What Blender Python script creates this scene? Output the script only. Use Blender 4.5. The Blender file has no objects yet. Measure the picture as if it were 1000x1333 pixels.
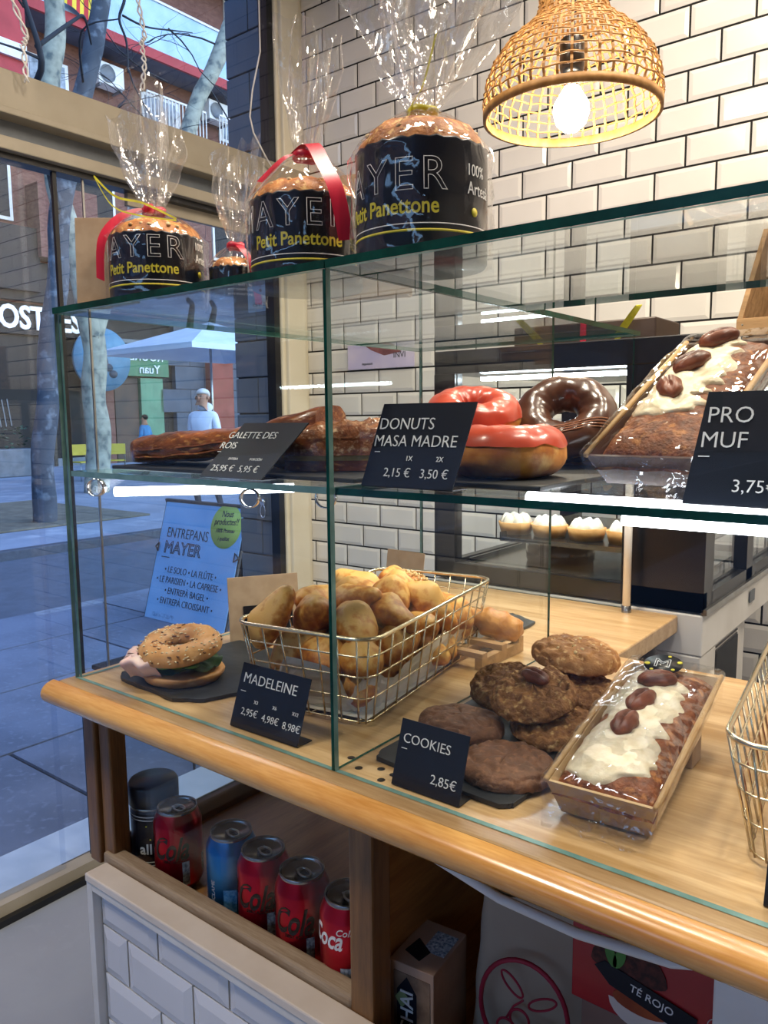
import bpy, math, random
from mathutils import Vector, Matrix, noise, Euler
random.seed(7)
PI = math.pi
SC = bpy.context.scene
COL = SC.collection
# ------------------------------------------------------------------ camera, world, light, exposure
cd = bpy.data.cameras.new('camera'); cam = bpy.data.objects.new('camera', cd); COL.objects.link(cam)
SC.camera = cam
cam.location = (0, -0.56, 1.43)
_y, _p, _r = .6630, .1215, -.0098
_f = Vector((-math.sin(_y)*math.cos(_p), math.cos(_y)*math.cos(_p), -math.sin(_p)))
_rt = Vector((math.cos(_y), math.sin(_y), 0)); _up = _rt.cross(_f)
_R = math.cos(_r)*_rt + math.sin(_r)*_up; _U = -math.sin(_r)*_rt + math.cos(_r)*_up
cam.rotation_euler = Matrix((_R, _U, -_f)).transposed().to_euler()
cd.sensor_fit = 'VERTICAL'; cd.sensor_height = 24; cd.lens = 24*1008.5/1333; cd.clip_start = .02; cd.clip_end = 300
w = bpy.data.worlds.new('world'); SC.world = w; w.use_nodes = True
nt = w.node_tree; nt.nodes.clear()
wo = nt.nodes.new('ShaderNodeOutputWorld'); bg = nt.nodes.new('ShaderNodeBackground'); sk = nt.nodes.new('ShaderNodeTexSky')
sk.sky_type = 'NISHITA'; sk.sun_disc = False; sk.sun_elevation = math.radians(38); sk.sun_rotation = math.radians(60); sk.altitude = 50
sk.air_density = 1.3; sk.dust_density = .6; sk.ozone_density = 2.2
bg.inputs['Strength'].default_value = .48
tn = nt.nodes.new('ShaderNodeMix'); tn.data_type = 'RGBA'; tn.blend_type = 'MULTIPLY'; tn.inputs[0].default_value = 1; tn.inputs[7].default_value = (.80, .93, 1.10, 1)
nt.links.new(sk.outputs[0], tn.inputs[6]); nt.links.new(tn.outputs[2], bg.inputs[0]); nt.links.new(bg.outputs[0], wo.inputs[0])
SC.view_settings.view_transform = 'Standard'; SC.view_settings.look = 'None'; SC.view_settings.gamma = 1
SC.view_settings.exposure = 0.28; SC.view_settings.use_curve_mapping = False
SC.cycles.max_bounces = 12; SC.cycles.transparent_max_bounces = 64; SC.cycles.glossy_bounces = 5; SC.cycles.diffuse_bounces = 3
SC.cycles.caustics_reflective = False; SC.cycles.sample_clamp_indirect = 4; SC.cycles.use_denoising = True
def area(name, loc, rot, sx, sy, power, col):
    l = bpy.data.lights.new(name, 'AREA'); l.shape = 'RECTANGLE'; l.size = sx; l.size_y = sy; l.energy = power; l.color = col
    o = bpy.data.objects.new(name, l); o.location = loc; o.rotation_euler = rot; COL.objects.link(o); return o
area('ceiling_panel_light', (-1.1, -1.0, 3.15), (0, 0, 0), .3, .3, 24, (1, .88, .74))
area('ceiling_panel_light', (-.7, .15, 3.15), (0, 0, 0), .3, .3, 20, (1, .88, .74))
area('ceiling_panel_light', (.3, .25, 3.15), (0, 0, 0), .3, .3, 20, (1, .88, .74))
area('ceiling_panel_light', (-.2, .95, 3.15), (0, 0, 0), .3, .3, 20, (1, .86, .70))
area('ceiling_panel_light', (.7, 1.1, 3.15), (0, 0, 0), .3, .3, 24, (1, .86, .70))

# ------------------------------------------------------------------ helpers
def S(h):
    c = [int(h[i:i+2], 16)/255 for i in (0, 2, 4)]
    return tuple([(x/12.92 if x <= .04045 else ((x+.055)/1.055)**2.4) for x in c] + [1])
MATS = {}
def newmat(name):
    m = bpy.data.materials.new(name); m.use_nodes = True; MATS[name] = m
    n = m.node_tree.nodes; n.clear(); return m, n, m.node_tree.links
def M(name, c1, c2=None, scale=20, rough=.5, metal=0, bump=0, bscale=None, stretch=(1, 1, 1), lo=.35, hi=.65, coat=0, sss=0, emit=0, c3=None, s3=60, gen=False, detail=5, kind='noise', trans=0, spec=.5):
    m, n, l = newmat(name)
    out = n.new('ShaderNodeOutputMaterial'); b = n.new('ShaderNodeBsdfPrincipled'); l.new(b.outputs[0], out.inputs[0])
    b.inputs['Roughness'].default_value = rough; b.inputs['Metallic'].default_value = metal; b.inputs['Base Color'].default_value = S(c1)
    b.inputs['Coat Weight'].default_value = coat; b.inputs['Coat Roughness'].default_value = .12; b.inputs['Specular IOR Level'].default_value = spec
    if sss:
        b.inputs['Subsurface Weight'].default_value = sss; b.inputs['Subsurface Radius'].default_value = (.02, .01, .005); b.inputs['Subsurface Scale'].default_value = .3
    if emit: b.inputs['Emission Color'].default_value = S(c1); b.inputs['Emission Strength'].default_value = emit
    if trans: b.inputs['Transmission Weight'].default_value = trans
    tc = n.new('ShaderNodeTexCoord'); mp = n.new('ShaderNodeMapping'); mp.inputs['Scale'].default_value = stretch
    oi = n.new('ShaderNodeObjectInfo'); mu = n.new('ShaderNodeMath'); mu.operation = 'MULTIPLY'; mu.inputs[1].default_value = 37; l.new(oi.outputs['Random'], mu.inputs[0])
    l.new(tc.outputs['Generated' if gen else 'Object'], mp.inputs[0]); l.new(mu.outputs[0], mp.inputs['Location'])
    col = None
    def nz(sc, lo, hi, k='noise'):
        if k == 'voronoi':
            t = n.new('ShaderNodeTexVoronoi'); o_ = t.outputs['Distance']
        else:
            t = n.new('ShaderNodeTexNoise'); t.inputs['Detail'].default_value = detail; o_ = t.outputs[0]
        t.inputs['Scale'].default_value = sc; l.new(mp.outputs[0], t.inputs['Vector'])
        r = n.new('ShaderNodeMapRange'); r.inputs[1].default_value = lo; r.inputs[2].default_value = hi; l.new(o_, r.inputs[0]); return r, t, o_
    if c2:
        r, t, o_ = nz(scale, lo, hi, kind)
        mx = n.new('ShaderNodeMix'); mx.data_type = 'RGBA'; mx.inputs[6].default_value = S(c1); mx.inputs[7].default_value = S(c2)
        l.new(r.outputs[0], mx.inputs[0]); col = mx.outputs[2]
        if c3:
            r3, t3, o3 = nz(s3, .55, .68)
            m3 = n.new('ShaderNodeMix'); m3.data_type = 'RGBA'; m3.inputs[7].default_value = S(c3); l.new(col, m3.inputs[6]); l.new(r3.outputs[0], m3.inputs[0]); col = m3.outputs[2]
        l.new(col, b.inputs['Base Color'])
    if bump:
        t = n.new('ShaderNodeTexNoise'); t.inputs['Scale'].default_value = bscale or scale; t.inputs['Detail'].default_value = detail; l.new(mp.outputs[0], t.inputs['Vector'])
        bp = n.new('ShaderNodeBump'); bp.inputs['Strength'].default_value = bump; bp.inputs['Distance'].default_value = .002; l.new(t.outputs[0], bp.inputs['Height']); l.new(bp.outputs[0], b.inputs['Normal'])
    return m
def wood(name, c1, c2, axis=0, scale=6, rough=.35, coat=.3, knots=True, ring=.9):
    m, n, l = newmat(name)
    out = n.new('ShaderNodeOutputMaterial'); b = n.new('ShaderNodeBsdfPrincipled'); l.new(b.outputs[0], out.inputs[0])
    b.inputs['Roughness'].default_value = rough; b.inputs['Coat Weight'].default_value = coat; b.inputs['Coat Roughness'].default_value = .2
    tc = n.new('ShaderNodeTexCoord'); mp = n.new('ShaderNodeMapping'); s = [1, 1, 1]; s[axis] = .09; mp.inputs['Scale'].default_value = s
    l.new(tc.outputs['Object'], mp.inputs[0])
    t1 = n.new('ShaderNodeTexNoise'); t1.inputs['Scale'].default_value = scale*5; t1.inputs['Detail'].default_value = 6; t1.inputs['Distortion'].default_value = ring; l.new(mp.outputs[0], t1.inputs[0])
    t2 = n.new('ShaderNodeTexNoise'); t2.inputs['Scale'].default_value = scale*60; t2.inputs['Detail'].default_value = 3; l.new(mp.outputs[0], t2.inputs[0])
    ad = n.new('ShaderNodeMath'); ad.operation = 'MULTIPLY_ADD'; ad.inputs[1].default_value = .35; l.new(t2.outputs[0], ad.inputs[0]); l.new(t1.outputs[0], ad.inputs[2])
    r = n.new('ShaderNodeMapRange'); r.inputs[1].default_value = .5; r.inputs[2].default_value = .85; l.new(ad.outputs[0], r.inputs[0])
    mx = n.new('ShaderNodeMix'); mx.data_type = 'RGBA'; mx.inputs[6].default_value = S(c1); mx.inputs[7].default_value = S(c2); l.new(r.outputs[0], mx.inputs[0])
    col = mx.outputs[2]
    if knots:
        mp2 = n.new('ShaderNodeMapping'); s2 = [1, 1, 1]; s2[axis] = .5; mp2.inputs['Scale'].default_value = s2; l.new(tc.outputs['Object'], mp2.inputs[0])
        v = n.new('ShaderNodeTexVoronoi'); v.inputs['Scale'].default_value = 4.5; l.new(mp2.outputs[0], v.inputs[0])
        rr = n.new('ShaderNodeMapRange'); rr.inputs[1].default_value = .15; rr.inputs[2].default_value = .04; l.new(v.outputs['Distance'], rr.inputs[0])
        rm = n.new('ShaderNodeMath'); rm.operation = 'MULTIPLY'; rm.inputs[1].default_value = .55; l.new(rr.outputs[0], rm.inputs[0])
        m2 = n.new('ShaderNodeMix'); m2.data_type = 'RGBA'; l.new(rm.outputs[0], m2.inputs[0]); l.new(col, m2.inputs[6]); m2.inputs[7].default_value = S('5A3216'); col = m2.outputs[2]
    l.new(col, b.inputs['Base Color'])
    bp = n.new('ShaderNodeBump'); bp.inputs['Strength'].default_value = .15; bp.inputs['Distance'].default_value = .001; l.new(ad.outputs[0], bp.inputs['Height']); l.new(bp.outputs[0], b.inputs['Normal'])
    return m
def film(name, tint=(1, 1, 1, 1), gl=(1, 1, 1, 1), base=.04, gain=1.0, rough=.03, ior=1.45, bump=0, bscale=40, veil=0, bst=(1, 1, .35)):
    m, n, l = newmat(name)
    out = n.new('ShaderNodeOutputMaterial'); tr = n.new('ShaderNodeBsdfTransparent'); tr.inputs[0].default_value = tint
    g = n.new('ShaderNodeBsdfGlossy'); g.inputs[0].default_value = gl; g.inputs['Roughness'].default_value = rough
    fr = n.new('ShaderNodeFresnel'); fr.inputs[0].default_value = ior
    ge = n.new('ShaderNodeNewGeometry')
    ab = n.new('ShaderNodeMath'); ab.operation = 'MULTIPLY_ADD'; ab.inputs[1].default_value = gain; ab.inputs[2].default_value = base; ab.use_clamp = True
    # Fresnel from the unsigned angle so both sides of the thin sheet act alike
    lw = n.new('ShaderNodeVectorMath'); lw.operation = 'DOT_PRODUCT'; l.new(ge.outputs['Incoming'], lw.inputs[0]); l.new(ge.outputs['Normal'], lw.inputs[1])
    a2 = n.new('ShaderNodeMath'); a2.operation = 'ABSOLUTE'; l.new(lw.outputs['Value'], a2.inputs[0])
    o1 = n.new('ShaderNodeMath'); o1.operation = 'SUBTRACT'; o1.inputs[0].default_value = 1; l.new(a2.outputs[0], o1.inputs[1])
    pw = n.new('ShaderNodeMath'); pw.operation = 'POWER'; pw.inputs[1].default_value = 5; l.new(o1.outputs[0], pw.inputs[0])
    l.new(pw.outputs[0], ab.inputs[0])
    mx = n.new('ShaderNodeMixShader'); l.new(ab.outputs[0], mx.inputs[0]); l.new(tr.outputs[0], mx.inputs[1]); l.new(g.outputs[0], mx.inputs[2])
    res = mx.outputs[0]
    if veil:
        d = n.new('ShaderNodeBsdfDiffuse'); d.inputs[0].default_value = (.9, .9, .9, 1)
        m2 = n.new('ShaderNodeMixShader'); m2.inputs[0].default_value = veil; l.new(res, m2.inputs[1]); l.new(d.outputs[0], m2.inputs[2]); res = m2.outputs[0]
    l.new(res, out.inputs[0])
    if bump:
        tc = n.new('ShaderNodeTexCoord'); mq = n.new('ShaderNodeMapping'); mq.inputs['Scale'].default_value = bst; t = n.new('ShaderNodeTexNoise'); t.inputs['Scale'].default_value = bscale; t.inputs['Detail'].default_value = 2; t.inputs['Distortion'].default_value = .8
        l.new(tc.outputs['Object'], mq.inputs[0]); l.new(mq.outputs[0], t.inputs[0]); bp = n.new('ShaderNodeBump'); bp.inputs['Strength'].default_value = bump; bp.inputs['Distance'].default_value = .01
        l.new(t.outputs[0], bp.inputs['Height']); l.new(bp.outputs[0], g.inputs['Normal'])
    return m
def emitm(name, c, s):
    m, n, l = newmat(name); out = n.new('ShaderNodeOutputMaterial'); e = n.new('ShaderNodeEmission'); e.inputs[0].default_value = S(c); e.inputs[1].default_value = s; l.new(e.outputs[0], out.inputs[0]); return m

class G:
    def __init__(s): s.v = []; s.f = []; s.m = []; s.s = []
    def add(s, vs, fs, m=0, sm=False):
        b = len(s.v); s.v += [tuple(v) for v in vs]
        for f in fs: s.f.append(tuple(b+i for i in f)); s.m.append(m); s.s.append(sm)
        return s
    def box(s, x0, y0, z0, x1, y1, z1, m=0, mt=None):
        vs = [(x, y, z) for z in (z0, z1) for y in (y0, y1) for x in (x0, x1)]
        if mt: vs = [mt @ Vector(v) for v in vs]
        return s.add(vs, [(0, 2, 3, 1), (4, 5, 7, 6), (0, 1, 5, 4), (2, 6, 7, 3), (0, 4, 6, 2), (1, 3, 7, 5)], m)
    def lathe(s, prof, n=32, m=0, c=(0, 0, 0), sm=True, fn=None):
        vs = []
        for r, z in prof:
            for i in range(n):
                a = 2*PI*i/n; p = Vector((c[0]+r*math.cos(a), c[1]+r*math.sin(a), c[2]+z))
                if fn: p = fn(p, a)
                vs.append(p)
        fs = [(j*n+i, j*n+(i+1) % n, (j+1)*n+(i+1) % n, (j+1)*n+i) for j in range(len(prof)-1) for i in range(n)]
        return s.add(vs, fs, m, sm)
    def tube(s, pts, r, n=6, m=0, closed=False, cap=True):
        pts = [Vector(p) for p in pts]; N = len(pts); vs = []; up = Vector((0, 0, 1)); last = None
        for i, p in enumerate(pts):
            a = pts[(i-1) % N] if (closed or i > 0) else p; b = pts[(i+1) % N] if (closed or i < N-1) else p
            t = (b-a).normalized()
            if last is None:
                q = up if abs(t.dot(up)) < .9 else Vector((1, 0, 0)); nx = t.cross(q).normalized()
            else: nx = (last - t*last.dot(t)).normalized()
            last = nx; ny = t.cross(nx); rr = r[i] if isinstance(r, (list, tuple)) else r
            for k in range(n): an = 2*PI*k/n; vs.append(p + (nx*math.cos(an)+ny*math.sin(an))*rr)
        fs = [(i*n+k, i*n+(k+1) % n, ((i+1) % N)*n+(k+1) % n, ((i+1) % N)*n+k) for i in range(N if closed else N-1) for k in range(n)]
        if cap and not closed: fs += [tuple(range(n-1, -1, -1)), tuple((N-1)*n+k for k in range(n))]
        return s.add(vs, fs, m, True)
    def grid(s, fn, nu, nv, cu=False, cv=False, m=0, sm=True):
        vs = [fn(i/(nu if cu else nu-1), j/(nv if cv else nv-1)) for i in range(nu) for j in range(nv)]
        fs = []
        for i in range(nu if cu else nu-1):
            for j in range(nv if cv else nv-1):
                a, b = i, (i+1) % nu; c, d = j, (j+1) % nv; fs.append((a*nv+c, b*nv+c, b*nv+d, a*nv+d))
        return s.add(vs, fs, m, sm)
    def prism(s, poly, z0, z1, m=0, mt=None, mtop=None):
        n = len(poly); vs = [Vector((x, y, z)) for z in (z0, z1) for x, y in poly]
        if mt: vs = [mt @ v for v in vs]
        s.add(vs, [(i, (i+1) % n, n+(i+1) % n, n+i) for i in range(n)] + [tuple(range(n-1, -1, -1))], m)
        b = len(s.v)-2*n; s.f.append(tuple(b+n+i for i in range(n))); s.m.append(m if mtop is None else mtop); s.s.append(False)
        return s
    def ball(s, c, r, nu=16, nv=10, m=0, fn=None, rot=None):
        c = Vector(c); r = (r, r, r) if not isinstance(r, (tuple, list)) else r
        def f(u, v):
            a = 2*PI*u; b = PI*(v-.5); p = Vector((math.cos(a)*math.cos(b)*r[0], math.sin(a)*math.cos(b)*r[1], math.sin(b)*r[2]))
            if fn: p = fn(p)
            if rot: p = rot @ p
            return c+p
        return s.grid(f, nu, nv, cu=True, m=m)
    def mesh(s, name, mats):
        me = bpy.data.meshes.new(name); me.from_pydata(s.v, [], s.f); 
        for mm in mats: me.materials.append(mm)
        me.polygons.foreach_set('material_index', s.m); me.polygons.foreach_set('use_smooth', s.s); me.update(); return me
    def build(s, name, mats, parent=None, loc=(0, 0, 0), rot=(0, 0, 0), bevel=0, sub=0, seg=2):
        mats = mats if isinstance(mats, (list, tuple)) else [mats]
        return ob(name, s.mesh(name, mats), parent, loc, rot, bevel, sub, seg)
def ob(name, me, parent=None, loc=(0, 0, 0), rot=(0, 0, 0), bevel=0, sub=0, seg=2):
    o = bpy.data.objects.new(name, me); COL.objects.link(o); o.location = loc; o.rotation_euler = rot
    if parent: o.parent = parent
    if bevel:
        b = o.modifiers.new('bevel', 'BEVEL'); b.width = bevel; b.segments = seg; b.limit_method = 'ANGLE'; b.angle_limit = .6
    if sub: o.modifiers.new('sub', 'SUBSURF').levels = sub; o.modifiers[-1].render_levels = sub
    return o
def tag(o, label=None, cat=None, group=None, kind=None):
    if label: o['label'] = label
    if cat: o['category'] = cat
    if group: o['group'] = group
    if kind: o['kind'] = kind
    return o
def thing(name, label, cat, loc=(0, 0, 0), rot=(0, 0, 0), group=None):
    o = bpy.data.objects.new(name, None); COL.objects.link(o); o.location = loc; o.rotation_euler = rot; o.empty_display_size = .02
    return tag(o, label, cat, group)
def struct(g, name, mats, **k): return tag(g.build(name, mats, **k), kind='structure')
KIDS = {}
def copy_tree(src, parent=None, label=None):
    kids = [c for c in COL.objects if c.parent == src]
    c = src.copy(); COL.objects.link(c)
    if parent: c.parent = parent
    if label: c['label'] = label
    for k in kids: copy_tree(k, c)
    return c
def txt(s, size, mat, parent, loc=(0, 0, 0), rot=(PI/2, 0, 0), align='CENTER', outline=0, ext=.0003, shear=0, off=0, name='lettering', bend=None, mirror=False, sx=1, space=1, res=3):
    c = bpy.data.curves.new('t', 'FONT'); c.body = s; c.size = size; c.align_x = align; c.shear = shear; c.resolution_u = res; c.space_character = space
    if outline: c.fill_mode = 'NONE'; c.bevel_depth = outline; c.bevel_resolution = 0
    else: c.extrude = ext; c.offset = off
    t = bpy.data.objects.new('t', c); COL.objects.link(t); bpy.context.view_layer.update()
    me = bpy.data.meshes.new_from_object(t.evaluated_get(bpy.context.evaluated_depsgraph_get())); bpy.data.objects.remove(t); bpy.data.curves.remove(c)
    me.materials.clear(); me.materials.append(mat)
    for v in me.vertices:
        x, y, z = v.co; x *= sx
        if mirror: x = -x
        if bend:     # wrap round a vertical cylinder of radius bend, text faces -Y
            a = x/bend; rr = bend+z; v.co = (rr*math.sin(a), -rr*math.cos(a), y)
        else: v.co = (x, y, z)
    me.update()
    return ob(name, me, parent, loc, (0, 0, 0) if bend else rot)
def nv(p, s, seed=0): return noise.noise(Vector(p)*s + Vector((seed*3.1, seed*1.7, seed)))

# ------------------------------------------------------------------ materials
EDGE2 = M('pale_glass_edge', '7FA39E', '5F8781', 30, .2, spec=.4)
GLASS = film('case_glass', (.975, .988, .982, 1), base=.012, gain=.75, rough=.0)
EDGE = M('glass_edge', '0A4A3E', '04332B', 30, .25, spec=.25)
WGLASS = film('window_glass', (.93, .95, .98, 1), base=.03, gain=.9, rough=.0)
CELLO = film('cellophane', (.985, .98, .97, 1), base=.13, gain=.8, rough=.10, bump=.8, bscale=42, veil=.045)
CELLOB = film('cellophane_body', (.985, .98, .97, 1), base=.07, gain=.8, rough=.06, bump=.45, bscale=34, bst=(1, 1, .22))
CELLO2 = film('cellophane_wrap', (.98, .975, .965, 1), base=.10, gain=.8, rough=.05, bump=.8, bscale=34, bst=(1, .35, 1))
TILE = M('white_glazed_tile', 'E9E4DC', 'DDD8D0', 3, .12, coat=.4, bump=.05, bscale=12)
TILEF = M('front_glazed_tile', 'E6E6EA', 'DDDDE2', 3, .18, coat=.4)
GROUT = M('dark_grout', '141414', '1E1C1A', 40, .9)
GROUTY = M('yellow_grout', 'B8A468', '94804C', 40, .9)
OAK = wood('pine_counter', 'CFAE82', 'A68050', 0, 5, .32, .35)
NOSE = wood('varnished_nosing', 'F2BC70', 'CC8A40', 0, 7, .22, .7, knots=False)
PINE2 = wood('pine_shelf', 'BE8A50', '946233', 1, 5, .45, .1)
POSTW = wood('brown_post', '8E6236', '62401F', 2, 8, .4, .3, knots=False)
RAIL = wood('worn_rail', 'B9A489', '8C7358', 0, 9, .6, .0, knots=False)
WHITE = M('white_paint', 'E9E6E2', 'DAD6D0', 8, .45)
CREAM = M('cream_frame', 'A39A88', '958C7A', 5, .4)
CREAMP = M('cream_post', 'E6DECA', 'DAD0B8', 5, .4)
GREYP = M('grey_metal', '70767C', '5E646A', 5, .5)
BLACK = M('black_plastic', '0C0D10', '15161A', 10, .3)
BLACKG = M('black_gloss', '0A0C12', '0E1118', 10, .3, coat=.1)
STEEL = M('steel', 'B9B9B6', 'A4A4A1', 30, .3, metal=1)
CHROME = M('chrome', 'E6E6E6', None, rough=.08, metal=1)
GOLD = M('champagne_wire', 'EBDDBE', 'DDCBA4', 20, .25, metal=1)
SLATE = M('slate_board', '1B1D1F', '2B2D2F', 18, .55, bump=.5, bscale=40)
CARD = M('black_card', '121722', '171D2A', 4, .45, spec=.25)
KRAFT = M('kraft_card', 'B29A7E', 'A58C70', 50, .8)
PRINTW = M('white_print', 'EDEDED', None, rough=.6)
PRINTY = M('yellow_print', 'D9CC3A', None, rough=.6)
PRINTK = M('dark_print', '23303F', None, rough=.6)
NAVY = M('navy_paper', '0E1626', '0A101C', 6, .35, coat=.3)
RIBBON = M('red_ribbon', 'C81E3C', 'A81530', 60, .35, stretch=(1, 1, .1))
YRIB = M('yellow_ribbon', 'DCD23A', 'B8AE24', 60, .35)
MF = lambda n_, a, b, sc, r, bump=0, bscale=None, s3=60, **k: M(n_, a, b, sc*3.2, r, bump=bump, bscale=(bscale or sc)*2.2, s3=s3*2.6, **k)
CRUST = MF('golden_crust', 'C88442', '8C4A1C', 18, .5, bump=.6, bscale=120, c3='EBC078', s3=40)
DOUGH = MF('brioche_dough', 'D79A4E', 'B06C28', 14, .45, bump=.5, bscale=80)
ALMOND = M('sugar_nibs', 'EBD5AE', 'C79E66', 90, .6)
PAPER = M('baking_paper', 'E9E4DB', 'D6D0C4', 30, .7, bump=.3, sss=.1)

def pane(g, x0, y0, z0, x1, y1, z1):
    """glass sheet: big faces clear (0), thin edges green (1)"""
    d = [x1-x0, y1-y0, z1-z0]; t = d.index(min(d)); b = len(g.f); g.box(x0, y0, z0, x1, y1, z1)
    ax = [2, 2, 1, 1, 0, 0]
    for i in range(6):
        g.m[b+i] = 0 if ax[i] == t else 1
    return g
def tilemesh(name, w, h, mat, d=.0045, bev=.011):
    g = G(); x, z = w/2, h/2; b = bev
    vs = [(-x, 0, -z), (x, 0, -z), (x, 0, z), (-x, 0, z), (-x, -d*.45, -z), (x, -d*.45, -z), (x, -d*.45, z), (-x, -d*.45, z),
          (-x+b, -d, -z+b), (x-b, -d, -z+b), (x-b, -d, z-b), (-x+b, -d, z-b)]
    fs = [(0, 1, 5, 4), (1, 2, 6, 5), (2, 3, 7, 6), (3, 0, 4, 7), (4, 5, 9, 8), (5, 6, 10, 9), (6, 7, 11, 10), (7, 4, 8, 11), (8, 9, 10, 11)]
    g.add(vs, fs); return g
# ------------------------------------------------------------------ room shell
FLOORM = M('grey_concrete_floor', '8E9298', '858990', 3, .4, bump=.1, bscale=60, c3='8A8E95', s3=30)
WALLP = M('warm_plaster', '6E6254', '62574A', 4, .8)
XW = -2.17
struct(G().box(XW, -3.6, -.1, 2.6, 1.9, 0), 'floor', FLOORM)
struct(G().box(XW-.05, -3.6, 3.2, 2.6, 1.9, 3.3), 'ceiling', M('ceiling_paint', '7A7268', '706860', 4, .8))
struct(G().box(2.5, -3.6, 0, 2.6, 1.9, 3.2), 'wall_right', WALLP)
wf = struct(G().box(1.4, -3.6, 0, 2.6, -3.5, 3.2).box(XW, -3.6, 2.75, 1.4, -3.5, 3.2), 'wall_front', WALLP)
for x in (XW, -.4, 1.36): G().box(x, -3.58, 0, x+.05, -3.52, 2.75).build('door_post', M('front_frame_grey', '5A5E64', '50545A', 5, .5), wf)
wb = struct(G().box(XW-.02, 1.73, 0, 2.6, 1.85, 3.2), 'wall_back', GROUT)
# bevelled metro tiles in running bond
TW, TH, GAP = .1675, .084, .0060
me_t = tilemesh('tile', TW-GAP, TH-GAP, TILE).mesh('tile', [TILE]); cuts = {}
stuff = G(); nt_ = 0
for r in range(-25, 13):
    z0 = 2.110+r*TH; zc = z0+TH/2; x0 = -.717 + (0 if r % 2 == 0 else TW/2)
    for k in range(-10, 20):
        a = x0+k*TW; b = a+TW
        if b < XW+.02 or a > 2.5: continue
        a2 = max(a, XW); wd = b-a2
        if wd < .02: continue
        vis = .64 < zc < 2.80 and a < -.37 and not (zc < 1.05 and a > -1.9 and a < -.60)
        if vis:
            if wd > TW-.001: me = me_t
            else:
                key = round(wd, 3)
                if key not in cuts: cuts[key] = tilemesh('tile', wd-GAP, TH-GAP, TILE, bev=min(.011, wd*.2)).mesh('tile', [TILE])
                me = cuts[key]
            o = ob('tile', me, wb, ((a2+b)/2, 1.73, zc)); nt_ += 1
            o.rotation_euler = (random.gauss(0, .004), 0, random.gauss(0, .004))
        else:
            t = tilemesh('t', wd-GAP, TH-GAP, TILE); stuff.add([(v[0]+(a2+b)/2, v[1]+1.73, v[2]+zc) for v in t.v], t.f)
tag(stuff.build('tile_field', TILE, wb), kind='stuff')
# window wall on the street side (plane X = XW)
win = struct(G().box(XW-.03, -3.6, 0, XW+.03, 1.73, .055).box(XW-.035, -3.6, 3.05, XW+.03, 1.73, 3.2), 'window_1', CREAM)
g = G(); g.box(XW-.004, -3.6, .055, XW+.004, .60, 2.15); g.build('window_pane', WGLASS, win)
g = G(); g.box(XW-.030, .60, .055, XW-.022, 1.62, 2.15); g.build('window_pane', WGLASS, win)
g = G(); g.box(XW-.004, -3.6, 2.36, XW+.004, 1.62, 3.05); g.build('window_pane', WGLASS, win)
g = G(); g.box(XW-.012, .690, .055, XW-.0, .702, 2.15); g.build('door_edge', BLACK, win)
g = G(); g.box(XW-.012, .786, .055, XW-.006, .792, 2.15); g.build('door_edge', STEEL, win)
g = G(); g.box(XW-.04, -3.6, 2.263, XW+.03, 1.73, 2.365).box(XW-.03, -3.6, 2.245, XW+.045, 1.73, 2.264); g.build('crossbeam', CREAM, win, bevel=.003)
g = G(); g.box(XW-.09, -3.6, 2.19, XW-.01, 1.73, 2.262); g.build('soffit_panel', GREYP, win)
g = G(); g.box(XW-.05, -3.6, 2.155, XW+.035, 1.73, 2.19).box(XW-.04, .95, 2.10, XW-.02, 1.73, 2.155); g.build('head_rail', CREAM, win, bevel=.003)
g = G(); g.box(XW-.04, -3.6, 2.138, XW+.01, 1.73, 2.155); g.build('track', BLACK, win)
g = G(); g.box(XW-.05, 1.585, 0, XW+.01, 1.73, 3.05).box(XW-.03, 1.60, 0, XW+.028, 1.70, 3.05); g.build('corner_post', CREAMP, win, bevel=.006)
g = G(); g.box(XW-.045, 1.555, 0, XW-.0, 1.584, 3.05); g.build('gasket', BLACK, win)
struct(G().box(XW+.03, -3.6, 0, XW+.05, 1.73, .02), 'baseboard_left', BLACK)
struct(G().box(XW-.30, -3.6, -.02, XW-.03, 1.9, .012), 'trim_1', M('pale_marble_sill', 'C9D6DE', 'B4C4CF', 8, .35))
# ------------------------------------------------------------------ street
STONE = M('street_slab', '70798A', '5F6878', 3, .85, bump=.3, bscale=60, c3='757F90', s3=30)
ASPH = M('asphalt', '585F6B', '4D545F', 8, .8, bump=.4, bscale=150)
PALE = M('pale_paving', 'A4ABB4', '949BA6', 2, .8)
pav = struct(G().box(-5.45, -60, -.12, XW-.30, 60, -.012), 'pavement', M('slab_joint', '2F353F', '272C35', 20, .95))
pm = G().box(-.380, -.600, -.02, .380, .600, 0).mesh('paving_slab', [STONE]); n = 0
for i in range(4):
    for k in range(-2, 9):
        cx = -2.87-i*.78; cy = k*1.22 + (.61 if i % 2 else 0) + .35
        o = ob('paving_slab', pm, pav, (cx, cy, 0)); o.rotation_euler = (random.gauss(0, .002), random.gauss(0, .002), 0)
struct(G().box(-8.45, -60, -.16, -5.6, 60, -.10), 'road', ASPH)
struct(G().box(-5.6, -60, -.16, -5.45, 60, .0), 'kerb', M('granite_kerb', '8C929B', '777D87', 20, .8), bevel=.01)
struct(G().box(-8.6, -60, -.16, -8.45, 60, .005), 'kerb', M('dark_kerb', '4A505A', '3E444E', 20, .8), bevel=.01)
struct(G().box(-40, -60, -.2, -8.6, 60, 0), 'far_pavement', M('far_paving', '8D95A3', '7C8492', 1.2, .85, c3='9CA3AE', s3=2))
struct(G().box(-13.4, 3.6, 0, -9.9, 6.4, .03), 'tree_pit', M('tree_pit_soil', '77705F', '5F594C', 6, .95, bump=.5), bevel=.01)
BARK = M('dark_plane_bark', '4C535C', '39404A', 4, .9, bump=.6, bscale=12, c3='6E7780', s3=6)
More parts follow.
